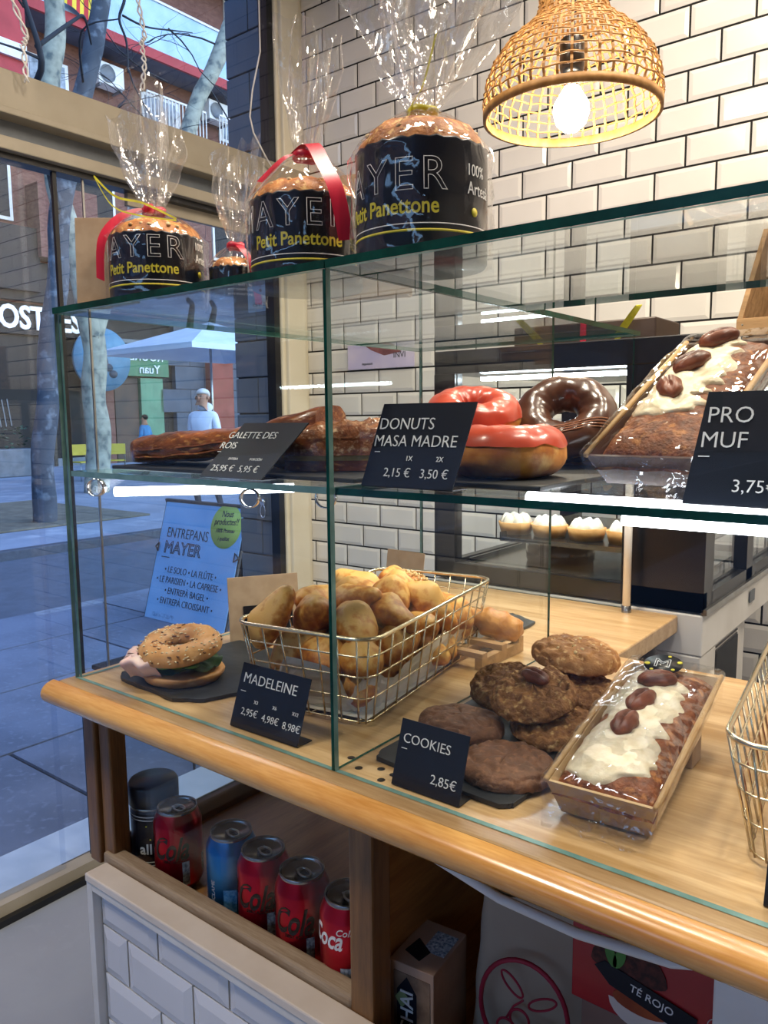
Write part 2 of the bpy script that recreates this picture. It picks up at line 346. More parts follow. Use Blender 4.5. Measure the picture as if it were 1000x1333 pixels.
BARKP = M('pale_plane_bark', 'A9AA98', '7F8074', 5, .85, bump=.4, bscale=10, c3='5A6462', s3=5)
TWIG = M('twig_bark', '30333A', '24272D', 6, .9)
def limb(pts, r0, r1, seed=0, n=10, st=8):
    P = [Vector(p) for p in pts]; out = []; rr = []
    m = (len(P)-1)*st
    for i in range(m+1):
        t = i/st; k = min(int(t), len(P)-2); f = t-k
        a = P[max(k-1, 0)]; b = P[k]; c = P[k+1]; d = P[min(k+2, len(P)-1)]
        q = .5*((2*b)+(-a+c)*f+(2*a-5*b+4*c-d)*f*f+(-a+3*b-3*c+d)*f**3)
        q = q+Vector((nv(q, .9, seed), nv(q, .9, seed+5), 0))*r0*.5; out.append(q); rr.append((r0+(r1-r0)*i/m)*(1+.12*nv(q, 2, seed+9)))
    return G().tube(out, rr, n)
def twigs(g, origin, d, length, r, depth, rnd):
    pts = [Vector(origin)]; dd = Vector(d).normalized()
    for i in range(6):
        dd = (dd+Vector((rnd.gauss(0, .18), rnd.gauss(0, .22), rnd.gauss(0, .15)))).normalized(); pts.append(pts[-1]+dd*length/6)
    g.tube(pts, [r*(1-.12*i) for i in range(7)], 5)
    if depth > 0:
        for i in (2, 4, 5): twigs(g, pts[i], dd+Vector((rnd.gauss(0, .6), rnd.gauss(0, .9), rnd.gauss(.1, .7))), length*.6, r*.5, depth-1, rnd)
rnd = random.Random(4)
t1 = thing('plane_tree', 'dark-barked street tree standing in the soil pit, left of the case', 'tree', (-10.4, 5.01, 0)); o_ = Vector((-10.4, 5.01, 0))
def rel(pts, o): return [Vector(p)-o for p in pts]
limb(rel([(-10.4, 5.01, -.05), (-10.4, 5.11, 1.3), (-10.4, 5.30, 2.79), (-10.4, 5.62, 4.75), (-10.4, 5.93, 5.95), (-10.4, 6.31, 7.36), (-10.5, 6.6, 9)], o_), .16, .12, 1, 14).build('trunk', BARK, t1)
g = G()
for pts, r in (([(-10.4, 5.5, 4.2), (-9.6, 4.8, 5.31), (-9, 4.58, 5.58), (-9, 4.39, 6.18), (-9, 4.3, 6.6)], .05), ([(-9, 4.60, 5.6), (-9, 4.3, 5.62), (-9, 3.9, 5.6)], .02), ([(-9, 4.52, 5.72), (-9, 5.01, 6.18), (-9, 5.17, 6.28), (-9.4, 5.5, 6.2)], .03),
               ([(-10, 5.9, 7.2), (-9, 5.72, 6.75), (-9, 5.65, 6.44), (-9, 5.74, 6.2), (-9, 5.74, 5.83)], .025), ([(-10.4, 5.98, 6.1), (-9.4, 5.37, 6.31), (-9, 5.65, 6.44)], .02), ([(-9, 5.7, 6.5), (-9, 6.04, 6.49), (-9, 6.47, 6.6), (-9, 6.8, 6.69)], .015)):
    P = rel(pts, o_); l_ = limb(P, r, r*.4, 3, 6, 5); g.add(l_.v, l_.f, 0, True)
twigs(g, Vector((-9, 5.74, 5.9))-o_, (0, .3, -1), 1.2, .012, 2, rnd); twigs(g, Vector((-9, 6.4, 6.6))-o_, (0, .6, -.3), 1.3, .012, 2, rnd); twigs(g, Vector((-9, 4.4, 6.1))-o_, (0, -.3, .8), 1.2, .015, 2, rnd)
tag(g.build('branches', TWIG, t1), kind='stuff')
t2 = thing('plane_tree', 'pale mottled street tree with two forking limbs seen through the glass case', 'tree', (-14, 8.09, 0)); o_ = Vector((-14, 8.09, 0))
limb(rel([(-14, 8.09, -.1), (-14, 8.13, 1.54), (-14, 8.11, 3.17), (-14, 7.83, 4.58), (-14, 7.6, 5.79), (-14, 7.52, 7.52), (-14, 7.74, 9.04), (-14, 7.8, 11)], o_), .24, .17, 11, 14).build('trunk', BARKP, t2)
limb(rel([(-14, 8.11, 3.0), (-14, 9.0, 5.1), (-14, 10.68, 7.65), (-14, 12.27, 10.8), (-14, 12.9, 12.3)], o_), .19, .15, 12, 12).build('limb', BARKP, t2)
limb(rel([(-14, 11.7, 9.6), (-14, 11.95, 10.2), (-14, 11.9, 11.3), (-14, 11.8, 12.2)], o_), .12, .09, 13, 10).build('limb', BARKP, t2)
g = G()
for p, d in (((-14, 11.2, 8.7), (0, .2, -1)), ((-14, 9.3, 5.6), (0, 1, .5)), ((-14, 10.2, 6.9), (0, -.5, .7)), ((-14, 10.2, 8.4), (0, -1, .2)), ((-14, 11.5, 9.6), (0, -1, 0)), ((-14, 7.6, 6.5), (0, 1, .4))): twigs(g, Vector(p)-o_, d, 2.2, .022, 2, rnd)
tag(g.build('branches', TWIG, t2), kind='stuff')

BRICK = M('red_brick', '80584C', '6A463C', 6, .9, stretch=(1, 1, 3), bump=.3, bscale=30)
# facade across the street, plane X = -22.9
DARKW = M('dark_shop_wood', '211C1A', '181415', 3, .7, stretch=(1, 1, .3))
SHOPG = M('dark_shop_glass', '0B0E14', '12161D', 1.2, .4, spec=.2)
REDP = M('red_painted_edge', 'B23A3C', 'A23234', 3, .7)
BLUEG = M('frosted_blue_parapet', 'AFCBE6', '96B6D6', 1.5, .4)
FX = -22.9
struct(G().box(XW-.30, -60, -.12, 40, -3.6, -.0), 'pavement', STONE)
fb = thing('sky_blocker_building', 'unseen brick block added behind the viewer to cut off the low sky', 'building', (0, -32, 0)); G().box(-20, -4, 0, 40, 0, 9).build('wall', BRICK, fb)  # unseen block added to keep low sky haze out of the glass
for i in range(14):
    for k in range(2): G().box(-18+i*4, 0, 1.5+k*4, -16.4+i*4, .06, 3.6+k*4).build('window', SHOPG, fb)
bl = thing('apartment_building', 'brick apartment block across the street with red-edged balconies and frosted blue parapets', 'building', (FX, 15, 0))
def B(nm, mat, y0, z0, y1, z1, x0=-.2, x1=0., parent=bl, **k):
    g = G().box(x0, y0-15, z0, x1, y1-15, z1); return g.build(nm, mat, parent, **k)
B('wall', BRICK, -60, 4.9, 60, 27, -8, 0)
B('ground_storey', DARKW, -60, 0, 60, 4.9, -8, -.3)
# first floor
for y0 in (8.6, 11.75, 16.2): B('brick_balcony', BRICK, y0, 6.2, y0+1.9, 8.3, 0, .7)
for y0 in (10.5, 13.65, 18.1): B('dark_balcony', DARKW, y0-.02, 5.2, y0+1.3, 7.0, 0, .5)
for y0 in (9.6, 13.0, 15.2, 18.7):
    wv = B('window', WHITE, y0, 7.2, y0+1.7, 9.0, -.05, .08); B('glazing', SHOPG, y0+.1, 7.3, y0+1.6, 8.9, 0, .1, wv)
B('timber_band', DARKW, -10, 4.95, 45, 6.1, -.1, .25)
# second floor slab and upper balconies
for z, nm in ((12.78, 0), (16.6, 1)):
    B('balcony_slab', M('grey_soffit', '5F6470', '555A66', 3, .8), 11.4, z+.02, 32, z+.26, 0, 1.1)
    B('slab_edge', REDP, 11.4, z, 32, z+.30, 1.1, 1.2)
    B('parapet', BLUEG, 11.4, z+.30, 32, z+1.75, 1.12, 1.18)
    B('handrail', WHITE, 11.4, z+1.75, 32, z+1.82, 1.08, 1.22)
B('red_pier', REDP, 8.8, 9.4, 11.35, 20, 0, 1.3)
B('white_panel', WHITE, 8.8, 11.2, 11.3, 11.6, 1.3, 1.4)
for y0, y1, z0, z1 in ((11.95, 13.3, 10.9, 12.1), (15.9, 17.4, 10.8, 12.2), (19.2, 20.6, 11.5, 12.6), (14.9, 16.5, 15.5, 17.2), (19.6, 21.6, 15.3, 17.2), (22.6, 24.5, 11.2, 12.6)):
    wv = B('window', WHITE, y0, z0, y1, z1, -.05, .07); ym = (y0+y1)/2
    B('glazing', M('curtained_glass', '9AA7B4', '5B6873', 4, .2), y0+.12, z0+.1, ym-.06, z1-.1, 0, .09, wv); B('glazing', MATS['curtained_glass'], ym+.06, z0+.1, y1-.12, z1-.1, 0, .09, wv)
B('ledge', WHITE, 11.4, 10.55, 32, 10.85, 0, .9); B('rail', BLUEG, 11.4, 10.0, 32, 10.5, .85, .9)
for y0, y1, z0, z1 in ((15.6, 18.0, 10.9, 11.9), (18.6, 21.0, 10.9, 12.0)):
    g = G()
    for i in range(18): yy = y0+(y1-y0)*i/17; g.box(.75, yy-15-.015, z0, .78, yy-15+.015, z1)
    g.box(.74, y0-15, z1, .79, y1-15, z1+.06); g.build('balcony_railing', WHITE, bl)
for i, (y0, z0) in enumerate(((14.0, 11.75), (18.3, 11.9))):
    ac = thing('air_conditioner', ('white air conditioner box under the red balcony edge, left of the pale forked limb', 'white air conditioner box behind the pale forked limb')[i], 'air conditioner', (FX+.45, y0+.45, z0), group='air conditioners on the far facade')
    G().box(-.3, -.45, 0, .15, .45, .65).build('casing', WHITE, ac, bevel=.02); G().lathe([(.0, .0), (.24, 0), (.26, .02)], 20).build('fan_grille', GREYP, ac, (.17, -.14, .32), (0, PI/2, 0))
    G().box(-.4, -.4, -.06, .1, -.34, 0).build('bracket', GREYP, ac); G().box(-.4, .34, -.06, .1, .40, 0).build('bracket', GREYP, ac)
fl = thing('flag', 'yellow flag with red stripes draped over the upper balcony', 'flag', (FX+1.35, 13.15, 13.2))
g = G()
def ff(u, v): return Vector((.05*math.sin(u*9), (u-.5)*1.25+.12*v, 1.55*v-.3*u*(1-v)))
g.grid(ff, 19, 8)
for i, f in enumerate(g.f): g.m[i] = 1 if (i//7) % 4 in (1, 2) else 0
g.build('cloth', [M('flag_yellow', 'E6C83C', None, rough=.8), M('flag_red', 'C03434', None, rough=.8)], fl)
# shop fronts on the ground storey
sp = thing('shop_front', 'dark dessert shop front with white lettering above its glass', 'shop', (FX-.28, 12, 0))
G().box(0, -6.5, 4.0, .25, 2.4, 4.95).build('fascia', DARKW, sp); G().box(0, -6.5, .25, .06, 1.9, 3.95).build('glazing', SHOPG, sp)
for y in (-6.5, -4.2, -1.9, .3, 1.9): G().box(0, y-.06, 0, .12, y+.06, 4.0).build('mullion', BLACK, sp)
G().box(0, -6.5, 0, .1, 2.4, .25).build('plinth', GREYP, sp); G().box(0, 1.96, 0, .2, 2.4, 4.0).build('pier', REDP if False else BRICK, sp)
LET = M('white_sign_letters', 'F2F4F8', None, rough=.5, emit=.35)  # letters are daylit; a slight glow is put into their white
txt('POSTRES', .95, LET, sp, (.3, -.20, 4.16), (PI/2, 0, PI/2), ext=.03, off=.02, sx=.80)
for i in range(4): G().box(.07, -1.35+i*.16, 1.4, .08, -1.32+i*.16, 2.2).build('door_bar', GREYP, sp, rot=(.12, 0, 0))
s2 = thing('corner_shop', 'narrow shop with green sign built from a reflection, bright doorway between grey stone walls', 'shop', (FX-.28, 16, 0))
G().box(0, -1.5, 2.9, .3, .55, 3.9).build('reflected_sign', M('reflected_sign', '3F7A52', '356A47', 2, .5), s2)
G().box(0, -.55, .5, .2, .35, 2.85).build('green_panel', M('green_panel', '4C7A5C', '5F8F6C', 2, .5), s2)
G().box(0, -1.5, 0, .1, -.6, 2.85).build('doorway', M('shop_doorway', '2A2222', '5A4030', 1.4, .6), s2)
G().box(0, -1.55, 3.95, .5, .7, 4.08).build('canopy', GREYP, s2)
txt('ROURE', .42, PRINTW, s2, (.32, -.35, 3.42), (PI/2, 0, PI/2), ext=.02, mirror=True); txt('Yuan', .42, PRINTW, s2, (.32, -.25, 3.0), (PI/2, 0, PI/2), ext=.02, mirror=True)  # backwards letters: a glass reflection built as solid sign lettering
dc = G().lathe([(0, 0), (1.0, 0), (1.0, .12), (0, .12)], 36).build('round_sign', M('blue_disc', '5E8CA6', '4A7690', 2, .5), loc=(FX+.3, 13.75, 3.35), rot=(0, PI/2, 0))
tag(dc, 'pale blue round sign with a row of dark spots beside the dessert shop', 'sign')
for i in range(6): G().ball((0, 0, 0), (.05, .16, .13), 12, 6).build('spot', PRINTK, dc, (-.55+.2*i, -.45+.16*i, .12), (0, PI/2, 0))
# grey stone blocks of the neighbouring facade
gw = thing('stone_facade', 'grey facade of large stone blocks behind the walking person', 'building', (FX-.2, 20, 0))
bmm = G().box(-.2, -.645, -.40, .12, .645, .40).mesh('stone_block', [M('grey_stone_block', '545B66', '474E59', 2, .8)])
for r in range(6):
    for k in range(9): ob('stone_block', bmm, gw, (0, -3.1+k*1.31+(.65 if r % 2 else 0), .45+r*.82))
G().box(-.3, -3.8, 0, -.1, 9, 5).build('backing', GROUT, gw)
G().box(.1, -1.75, 0, .5, -.75, 4.4).build('red_pillar', M('terracotta_pillar', '9C4F40', '84402F', 2, .8), gw)
txt('= = =', .3, PRINTW, gw, (.14, .25, 2.3), (PI/2, 0, PI/2), ext=.01, name='notice')
# planter, parasol, cafe chairs
pt = thing('planter', 'grey planter box with leafy plants in front of the dessert shop', 'planter', (-20, 9.0, 0))
G().box(-.35, -.95, 0, .35, .9, .72).build('box', GREYP, pt, bevel=.03)
g = G()
for i in range(150):
    x, y, z = rnd.uniform(-.3, .3), rnd.uniform(-.9, .85), .7+rnd.random()*.6; a = rnd.random()*6.28; t = rnd.uniform(-.6, .6)
    d = Vector((math.cos(a), math.sin(a), t))*.14; e = d.cross(Vector((0, 0, 1))).normalized()*.05; c = Vector((x, y, z)); g.add([c, c+d*.5+e, c+d, c+d*.5-e], [(0, 1, 2, 3)])
tag(g.build('foliage', M('dark_foliage', '3E5A44', '2B4234', 9, .7), pt), kind='stuff')
pr = thing('cafe_parasol', 'pale blue square parasol open above the cafe terrace across the street', 'parasol', (-15, 11.9, 0))
g = G(); C0 = Vector((0, 0, 3.75)); q = [Vector((-1.7, -1.9, 3.05)), Vector((1.7, -1.9, 3.05)), Vector((1.7, 1.9, 3.05)), Vector((-1.7, 1.9, 3.05))]
for i in range(4):
    a, b = q[i], q[(i+1) % 4]; g.add([C0, a, b, C0-Vector((0, 0, .03)), a-Vector((0, 0, .12)), b-Vector((0, 0, .12))], [(0, 1, 2), (3, 5, 4), (1, 4, 5, 2)])
g.build('canopy', M('parasol_cloth', 'D8E4F0', 'CAD8E8', 3, .8), pr); G().tube([(0, 0, 0), (0, 0, 3.7)], .03, 10).build('pole', STEEL, pr)
G().lathe([(0, 0), (.35, 0), (.35, .08), (.05, .12)], 20).build('foot', GREYP, pr)
YEL = M('yellow_chair', 'D8C048', 'C8B03C', 4, .6)
ch = thing('cafe_chair', 'yellow cafe chair on the far terrace, nearer the pale tree', 'chair', (-17, 9.6, 0), group='yellow terrace chairs')
G().box(-.2, -.2, .43, .2, .2, .46).build('seat', YEL, ch, bevel=.01); G().box(-.21, -.2, .6, -.18, .2, .86).build('backrest', YEL, ch, bevel=.01)
for x in (-.18, .18):
    for y in (-.18, .18): G().tube([(x, y, .44), (x*1.15, y*1.15, 0)], .013, 8).build('leg', STEEL, ch)
G().tube([(-.19, -.18, .44), (-.2, -.18, .86)], .012, 6).tube([(-.19, .18, .44), (-.2, .18, .86)], .012, 6).build('back_post', STEEL, ch)
c2 = copy_tree(ch, None, 'yellow cafe chair on the far terrace, nearer the person in blue'); c2.location = (-17, 10.5, 0); c2.rotation_euler = (0, 0, 2.6)
for y, lb in ((1.333, 'thin wire hairpin leg of a low table outside, farther along the pavement'),):
    pass
tb = thing('street_table', 'small low table on black hairpin legs on the pavement outside the window', 'table', (-2.78, 1.35, 0))
G().box(-.28, -.10, .34, .36, .14, .36).build('table_top', DARKW, tb, bevel=.004)
for x, y in ((-.20, -.02), (.31, -.02), (-.2, .10), (.31, .10)):
    G().tube([(x-.04, y, .34), (x, y, .006), (x+.04, y, .34)], .005, 6).build('hairpin_leg', BLACK, tb)
# outer pier of dark grey blocks beside the window
pier = thing('grey_pier', 'slate blue wall pier of painted blocks just outside the window', 'wall', (-2.33, 1.62, 0))
G().box(-.135, .01, 0, .125, .3, 3.6).build('core', M('pier_joint', '2E343C', '282E36', 9, .8), pier)
pb = M('blue_grey_block', '64707C', '5A6672', 3, .6, bump=.2, bscale=30)
for r in range(24):
    if r % 2: G().box(-.14, 0, r*.145+.003, .128, .02, (r+1)*.145-.003).build('block', pb, pier, bevel=.003)
    else: G().box(-.14, 0, r*.145+.003, -.012, .02, (r+1)*.145-.003).build('block', pb, pier, bevel=.003); G().box(-.008, 0, r*.145+.003, .128, .02, (r+1)*.145-.003).build('block', pb, pier, bevel=.003)
ntc = G().box(-.075, 0, -.05, .075, .004, .05).build('notice', M('pale_blue_notice', 'A8D2F0', '9CC8EA', 5, .6), loc=(-2.30, 1.612, 1.24)); tag(ntc, 'pale blue notice card on the slate blue pier, lower of the two', 'notice')
txt('GRACIES!', .022, PRINTK, ntc, (0, -.001, .015)); G().ball((.0, -.002, -.03), .006, 8, 6).build('screw', BLACK, ntc)
nt2 = G().box(-.075, 0, -.05, .075, .004, .05).build('notice', MATS['pale_blue_notice'], loc=(-2.30, 1.612, 1.95)); tag(nt2, 'pale blue notice card on the slate blue pier, just under the glass top', 'notice'); G().ball((.03, -.002, 0), .006, 8, 6).build('screw', BLACK, nt2)
lk = thing('shutter_lock', 'chrome lock plate with a hanging ring on the slate blue pier', 'lock', (-2.30, 1.60, 1.07))
G().box(-.045, 0, -.05, .045, .018, .05).build('plate', GREYP, lk, bevel=.003)
G().lathe([(0, 0), (.014, 0), (.014, .012), (.01, .016), (0, .016)], 16).build('cylinder', CHROME, lk, (0, 0, .025), (PI/2, 0, 0))
G().tube([(.014*math.cos(a), -.01, .026*math.sin(a)-.012) for a in [i*PI/8 for i in range(16)]], .003, 6, closed=True).build('ring', CHROME, lk)
# white cords hanging inside the window
def cord(lb, pts, twist=0, r=.0035):
    P = []
    for i, p in enumerate(pts[:-1]):
        for k in range(8):
            q = Vector(p).lerp(Vector(pts[i+1]), k/8); P.append(q)
    P.append(Vector(pts[-1])); c = thing('white_cord', lb, 'cord', P[0])
    for s_ in ((0, PI) if twist else (0,)):
        Q = [p-P[0]+(Vector((math.cos(i*1.1+s_), math.sin(i*1.1+s_), 0))*.006 if twist else Vector((0, 0, 0))) for i, p in enumerate(P)]
        G().tube(Q, r, 6).build('strand', WHITE, c)
cord('twisted white cord hanging down to the leftmost tied bag', [(-2.1, .957, 3.2), (-2.1, .965, 2.9), (-2.1, .957, 2.67), (-2.1, .975, 2.58), (-2.1, .962, 2.56), (-2.1, .97, 2.5), (-2.1, .957, 2.42)], 1, .0028)
cord('twisted white cord hanging at the top left corner by the window', [(-2.1, .50, 3.2), (-2.1, .55, 2.56), (-2.1, .60, 2.45), (-2.1, .588, 2.42), (-2.1, .592, 2.33)], 1, .0028)
cord('single white cord curving down to the beam beside the slate blue pier', [(-2.1, 1.45, 3.2), (-2.1, 1.453, 2.87), (-2.1, 1.452, 2.7), (-2.1, 1.41, 2.56), (-2.1, 1.395, 2.47), (-2.1, 1.41, 2.42), (-2.1, 1.46, 2.36), (-2.13, 1.53, 2.33)], 0, .003)
# ------------------------------------------------------------------ people across the street
def person(nm, lb, loc, yaw, h, top, legs, skin, hair, hood=False, walk=True):
    t = thing('person', lb, 'person', loc, (0, 0, yaw)); s = h/1.75
    J = {'pel': (0, 0, .95, .15), 'bel': (0, .01, 1.10, .15), 'che': (0, .0, 1.30, .17), 'nek': (0, .01, 1.46, .065), 'hd0': (0, -.01, 1.55, .075), 'hd1': (0, -.015, 1.65, .095), 'hd2': (0, 0, 1.71, .07),
         'sl': (-.17, 0, 1.40, .075), 'el': (-.23, .05, 1.14, .055), 'wl': (-.21, -.08, .92, .04), 'hl': (-.20, -.11, .86, .04),
         'sr': (.17, 0, 1.40, .075), 'er': (.23, .0, 1.14, .055), 'wr': (.22, -.14, .93, .04), 'hr': (.21, -.17, .87, .04),
         'pl': (-.09, 0, .88, .10), 'kl': (-.10, -.12 if walk else -.02, .50, .065), 'al': (-.10, .0 if walk else 0, .09, .045), 'tl': (-.10, -.14, .035, .035),
         'pr': (.09, 0, .88, .10), 'kr': (.10, .06 if walk else -.02, .49, .065), 'ar': (.10, .24 if walk else 0, .12, .045), 'tr': (.10, .12 if walk else -.14, .035, .035)}
    E_ = [('pel', 'bel'), ('bel', 'che'), ('che', 'nek'), ('nek', 'hd0'), ('hd0', 'hd1'), ('hd1', 'hd2'), ('che', 'sl'), ('sl', 'el'), ('el', 'wl'), ('wl', 'hl'), ('che', 'sr'), ('sr', 'er'), ('er', 'wr'), ('wr', 'hr'), ('pel', 'pl'), ('pl', 'kl'), ('kl', 'al'), ('al', 'tl'), ('pel', 'pr'), ('pr', 'kr'), ('kr', 'ar'), ('ar', 'tr')]
    ks = list(J); me = bpy.data.meshes.new('body'); me.from_pydata([tuple(c*s for c in J[k][:3]) for k in ks], [(ks.index(a), ks.index(b)) for a, b in E_], [])
    o = ob('body', me, t); sk_ = o.modifiers.new('skin', 'SKIN'); 
    if not me.skin_vertices: 
        o.data.skin_vertices if False else None
    import bmesh
    bm = bmesh.new(); bm.from_mesh(me); lay = bm.verts.layers.skin.verify(); bm.verts.ensure_lookup_table()
    for i, k in enumerate(ks): bm.verts[i][lay].radius = (J[k][3]*s, J[k][3]*s*.85); bm.verts[i][lay].use_root = (k == 'pel')
    bm.to_mesh(me); bm.free(); o.modifiers.new('sub', 'SUBSURF').levels = 1; o.modifiers[-1].render_levels = 2
    dg = bpy.context.evaluated_depsgraph_get(); bpy.context.view_layer.update(); m2 = bpy.data.meshes.new_from_object(o.evaluated_get(bpy.context.evaluated_depsgraph_get())); o.modifiers.clear(); o.data = m2
    for mm in (skin, top, legs): m2.materials.append(mm)
    for p in m2.polygons:
        c = p.center/s; arm = abs(c.x) > .17 and c.z < 1.3; p.use_smooth = True
        p.material_index = 0 if (c.z > 1.47 or (arm and c.z < .93)) else (1 if c.z > .90 else 2)
    # face and hair
    hc = Vector((0, -.012, 1.64))*s
    G().ball(hc+Vector((0, -.095, -.005))*s, (.014*s, .02*s, .022*s), 8, 6).build('nose', skin, t)
    for x in (-.033, .033): G().ball(hc+Vector((x, -.086, .02))*s, .011*s, 8, 6).build('eye', BLACK, t); G().ball(hc+Vector((x*2.9, 0, 0))*s, (.012*s, .02*s, .03*s), 8, 6).build('ear', skin, t)
    G().box(-.025*s, -.094*s+hc.y, hc.z-.05*s, .025*s, -.08*s+hc.y, hc.z-.042*s).build('mouth', M('lips'+nm, '8C4A42', None), t)
    G().ball(hc+Vector((0, .022, .045))*s, (.096*s, .10*s, .085*s), 16, 10, fn=lambda p: p if p.z > -.01*s or p.y > 0 else Vector((p.x, p.y*.1, p.z*.3))).build('hair', hair, t)
    for sx_ in (-1, 1):      # hands: palm, four fingers, thumb
        b = Vector(J['hl' if sx_ < 0 else 'hr'][:3])*s; g = G().ball(b+Vector((0, -.01, -.02))*s, (.02*s, .042*s, .05*s), 10, 8)
        for k in range(4): p = b+Vector((0, -.03+.02*k-.01, -.055))*s; g.tube([p, p+Vector((-sx_*.004, -.004, -.035))*s, p+Vector((-sx_*.016, -.008, -.06-.006*(k in (1, 2))))*s], [.009*s, .008*s, .006*s], 6)
        p = b+Vector((0, -.045, -.01))*s; g.tube([p, p+Vector((-sx_*.01, -.02, -.03))*s, p+Vector((-sx_*.016, -.022, -.05))*s], [.011*s, .009*s, .007*s], 6); g.build('hand', skin, t)
    if hood: G().ball(hc+Vector((0, .075, -.13))*s, (.11*s, .075*s, .075*s), 14, 8).build('hood', top, t); G().lathe([(.17*s, -.02), (.18*s, .06*s), (.178*s, .10*s)], 20, c=(0, 0, .88*s)).build('hem', top, t)
    return t
SKIN = M('skin', 'B9866A', 'AD7A5E', 8, .6)
person('a', 'person in white hooded top and pale cap walking past the red pillar', (-8.95, 6.70, 0), .35, 1.85, M('white_hoodie', 'E4E8F0', 'D6DCE6', 9, .9), M('dark_trousers', '2A3240', '222936', 9, .9), SKIN, M('pale_cap', 'DCD6CE', 'CCC6BE', 9, .8), True)
person('b', 'person in bright blue top standing by the yellow chairs', (-17, 11.35, 0), -1.2, 1.55, M('blue_top', '3F8FC4', '3782B6', 9, .8), M('dark_jeans', '26344A', '1F2B3D', 9, .9), SKIN, M('dark_hair', '2A1F1A', '1E1612', 9, .8), False, False)
# ------------------------------------------------------------------ counter base
XL, XM, XR, ZC, ZG, ZS = -.9885, -.5044, .35, 1.072, 1.578, 1.362
base = thing('display_counter_base', 'tiled counter base with brown timber posts and open lower tier of drinks', 'counter', (0, 0, 0))
G().box(-.940, -.012, 0, XR, .52, .60).box(-.940, -.012, .60, XR, .0, .789).build('carcass', GROUTY, base)
G().box(-.9435, -.028, 0, -.930, .0, .80).build('corner_trim', WHITE, base, bevel=.001)
G().box(-.930, -.028, .789, XR, -.012, .80).build('top_trim', WHITE, base, bevel=.001)
G().box(-.9435, -.030, .80, XR, .004, .812).build('ledge', M('white_ledge', 'F0E4D6', 'E4D6C6', 14, .5), base, bevel=.002)
FW, FH = .138, .0715; fm = tilemesh('tile', FW-.0035, FH-.003, TILEF, d=.007, bev=.012); fmm = fm.mesh('tile', [TILEF]); cc_ = {}
for r in range(10):
    z1 = .735-(r-1)*FH; z0 = z1-FH; x0 = -.802 if r % 2 == 0 else -.871
    if r == 0: z0, z1 = .735, .7885
    for k in range(-1, 8):
        a = x0+(k-0)*FW; b = a+FW
        if b < -.92: continue
        a = max(a, -.930); h = z1-z0
        if a > XR-.02: continue
        b = min(b, XR); key = (round(b-a, 3), round(h, 3))
        if key not in cc_: cc_[key] = fmm if key == (FW, FH) else tilemesh('tile', b-a-.0035, h-.003, TILEF, d=.007, bev=min(.013, h*.3)).mesh('tile', [TILEF])
        if a > -.35: continue
        ob('tile', cc_[key], base, ((a+b)/2, -.012, (z0+z1)/2))
g = G().box(-.35, -.024, .02, XR, -.012, .77); g.build('right_tile_panel', TILEF, base)
def post(x0, x1, y0, y1, z0, z1, nm='post'): G().box(x0, y0, z0, x1, y1, z1).build(nm, POSTW, base, bevel=.003)
post(-.988, -.962, .006, .034, .80, 1.046); post(-.960, -.935, .012, .040, .80, 1.046); post(-.492, -.461, .004, .036, .30, 1.046)
post(-.985, -.955, .46, .49, .60, 1.046)
G().box(-.955, .006, .800, -.492, .030, .822).build('front_rail', RAIL, base, bevel=.004)
G().box(-.950, .032, .78, -.492, .036, 1.044).build('front_rail_lip', RAIL, base) if False else None
G().box(-.988, .036, .765, -.970, .47, .812).build('side_rail', M('dark_rail_wood', '6E4526', '5A3820', 9, .5), base, bevel=.003)
G().box(-.985, .006, .762, -.484, .50, .780).build('lower_shelf', PINE2, base)
G().box(-.476, .004, .60, XR, .50, .618).build('lower_shelf', PINE2, base)
G().box(-.484, .038, .62, -.476, .50, 1.044).build('divider_panel', PINE2, base)
G().box(-.985, .497, .60, XR, .507, 1.044).build('back_panel', M('dark_back_panel', '4A2A1A', '3A2014', 6, .5), base) if False else G().box(-.46, .497, .60, XR, .507, 1.044).build('back_panel', M('dark_back_panel', '4A2A1A', '3A2014', 6, .5), base)
g = G(); pane(g, -.952, .040, .79, -.50, .044, 1.044); pane(g, -.986, .05, .812, -.982, .46, 1.044); g.build('lower_glass', [GLASS, EDGE], base)
G().box(-.133, -.004, .30, -.09, .03, 1.04).build('white_upright', WHITE, base, bevel=.002)
G().tube([(-.458, .010, 1.036), (-.40, .008, 1.020), (-.317, .008, 1.004), (-.243, .008, 1.002), (-.167, .008, 1.011), (-.123, .01, 1.026), (-.06, .01, 1.03)], .0045, 8).build('white_cable', WHITE, base)
# ------------------------------------------------------------------ worktop
wt = thing('worktop', 'L-shaped varnished pine worktop with rounded front nosing under the glass case', 'worktop', (0, 0, 0))
g = G(); g.prism([(-1.0, -.02), (XR, -.02), (XR, .541), (-.421, .541), (-.421, .835), (-1.0, .835)], 1.040, ZC); g.build('board', OAK, wt, bevel=.003)
g = G()
def nose(u, v):
    a = -PI/2*1.0+PI*v; r = .0165; x = -1.008+u*(XR+1.008); return Vector((x, -.021-.021*math.cos(a), 1.0555+r*math.sin(a)))
g.grid(nose, 40, 12); g.add([nose(0, j/11) for j in range(12)], [tuple(range(12))], 0, True); g.build('nosing', NOSE, wt)
g = G()
def nose2(u, v):
    a = -PI/2+PI*v; y = -.021+u*.856; return Vector((-.996-.012*math.cos(a), y, 1.0555+.0165*math.sin(a)))
g.grid(nose2, 20, 10); g.build('side_nosing', NOSE, wt)
for x, y in ((-.512, .035), (-.49, .021), (-.470, .033), (-.452, .03), (-.455, .014)): G().lathe([(0, .0003), (.0042, .0003)], 12).build('screw_hole', BLACK, wt, (x, y, ZC))
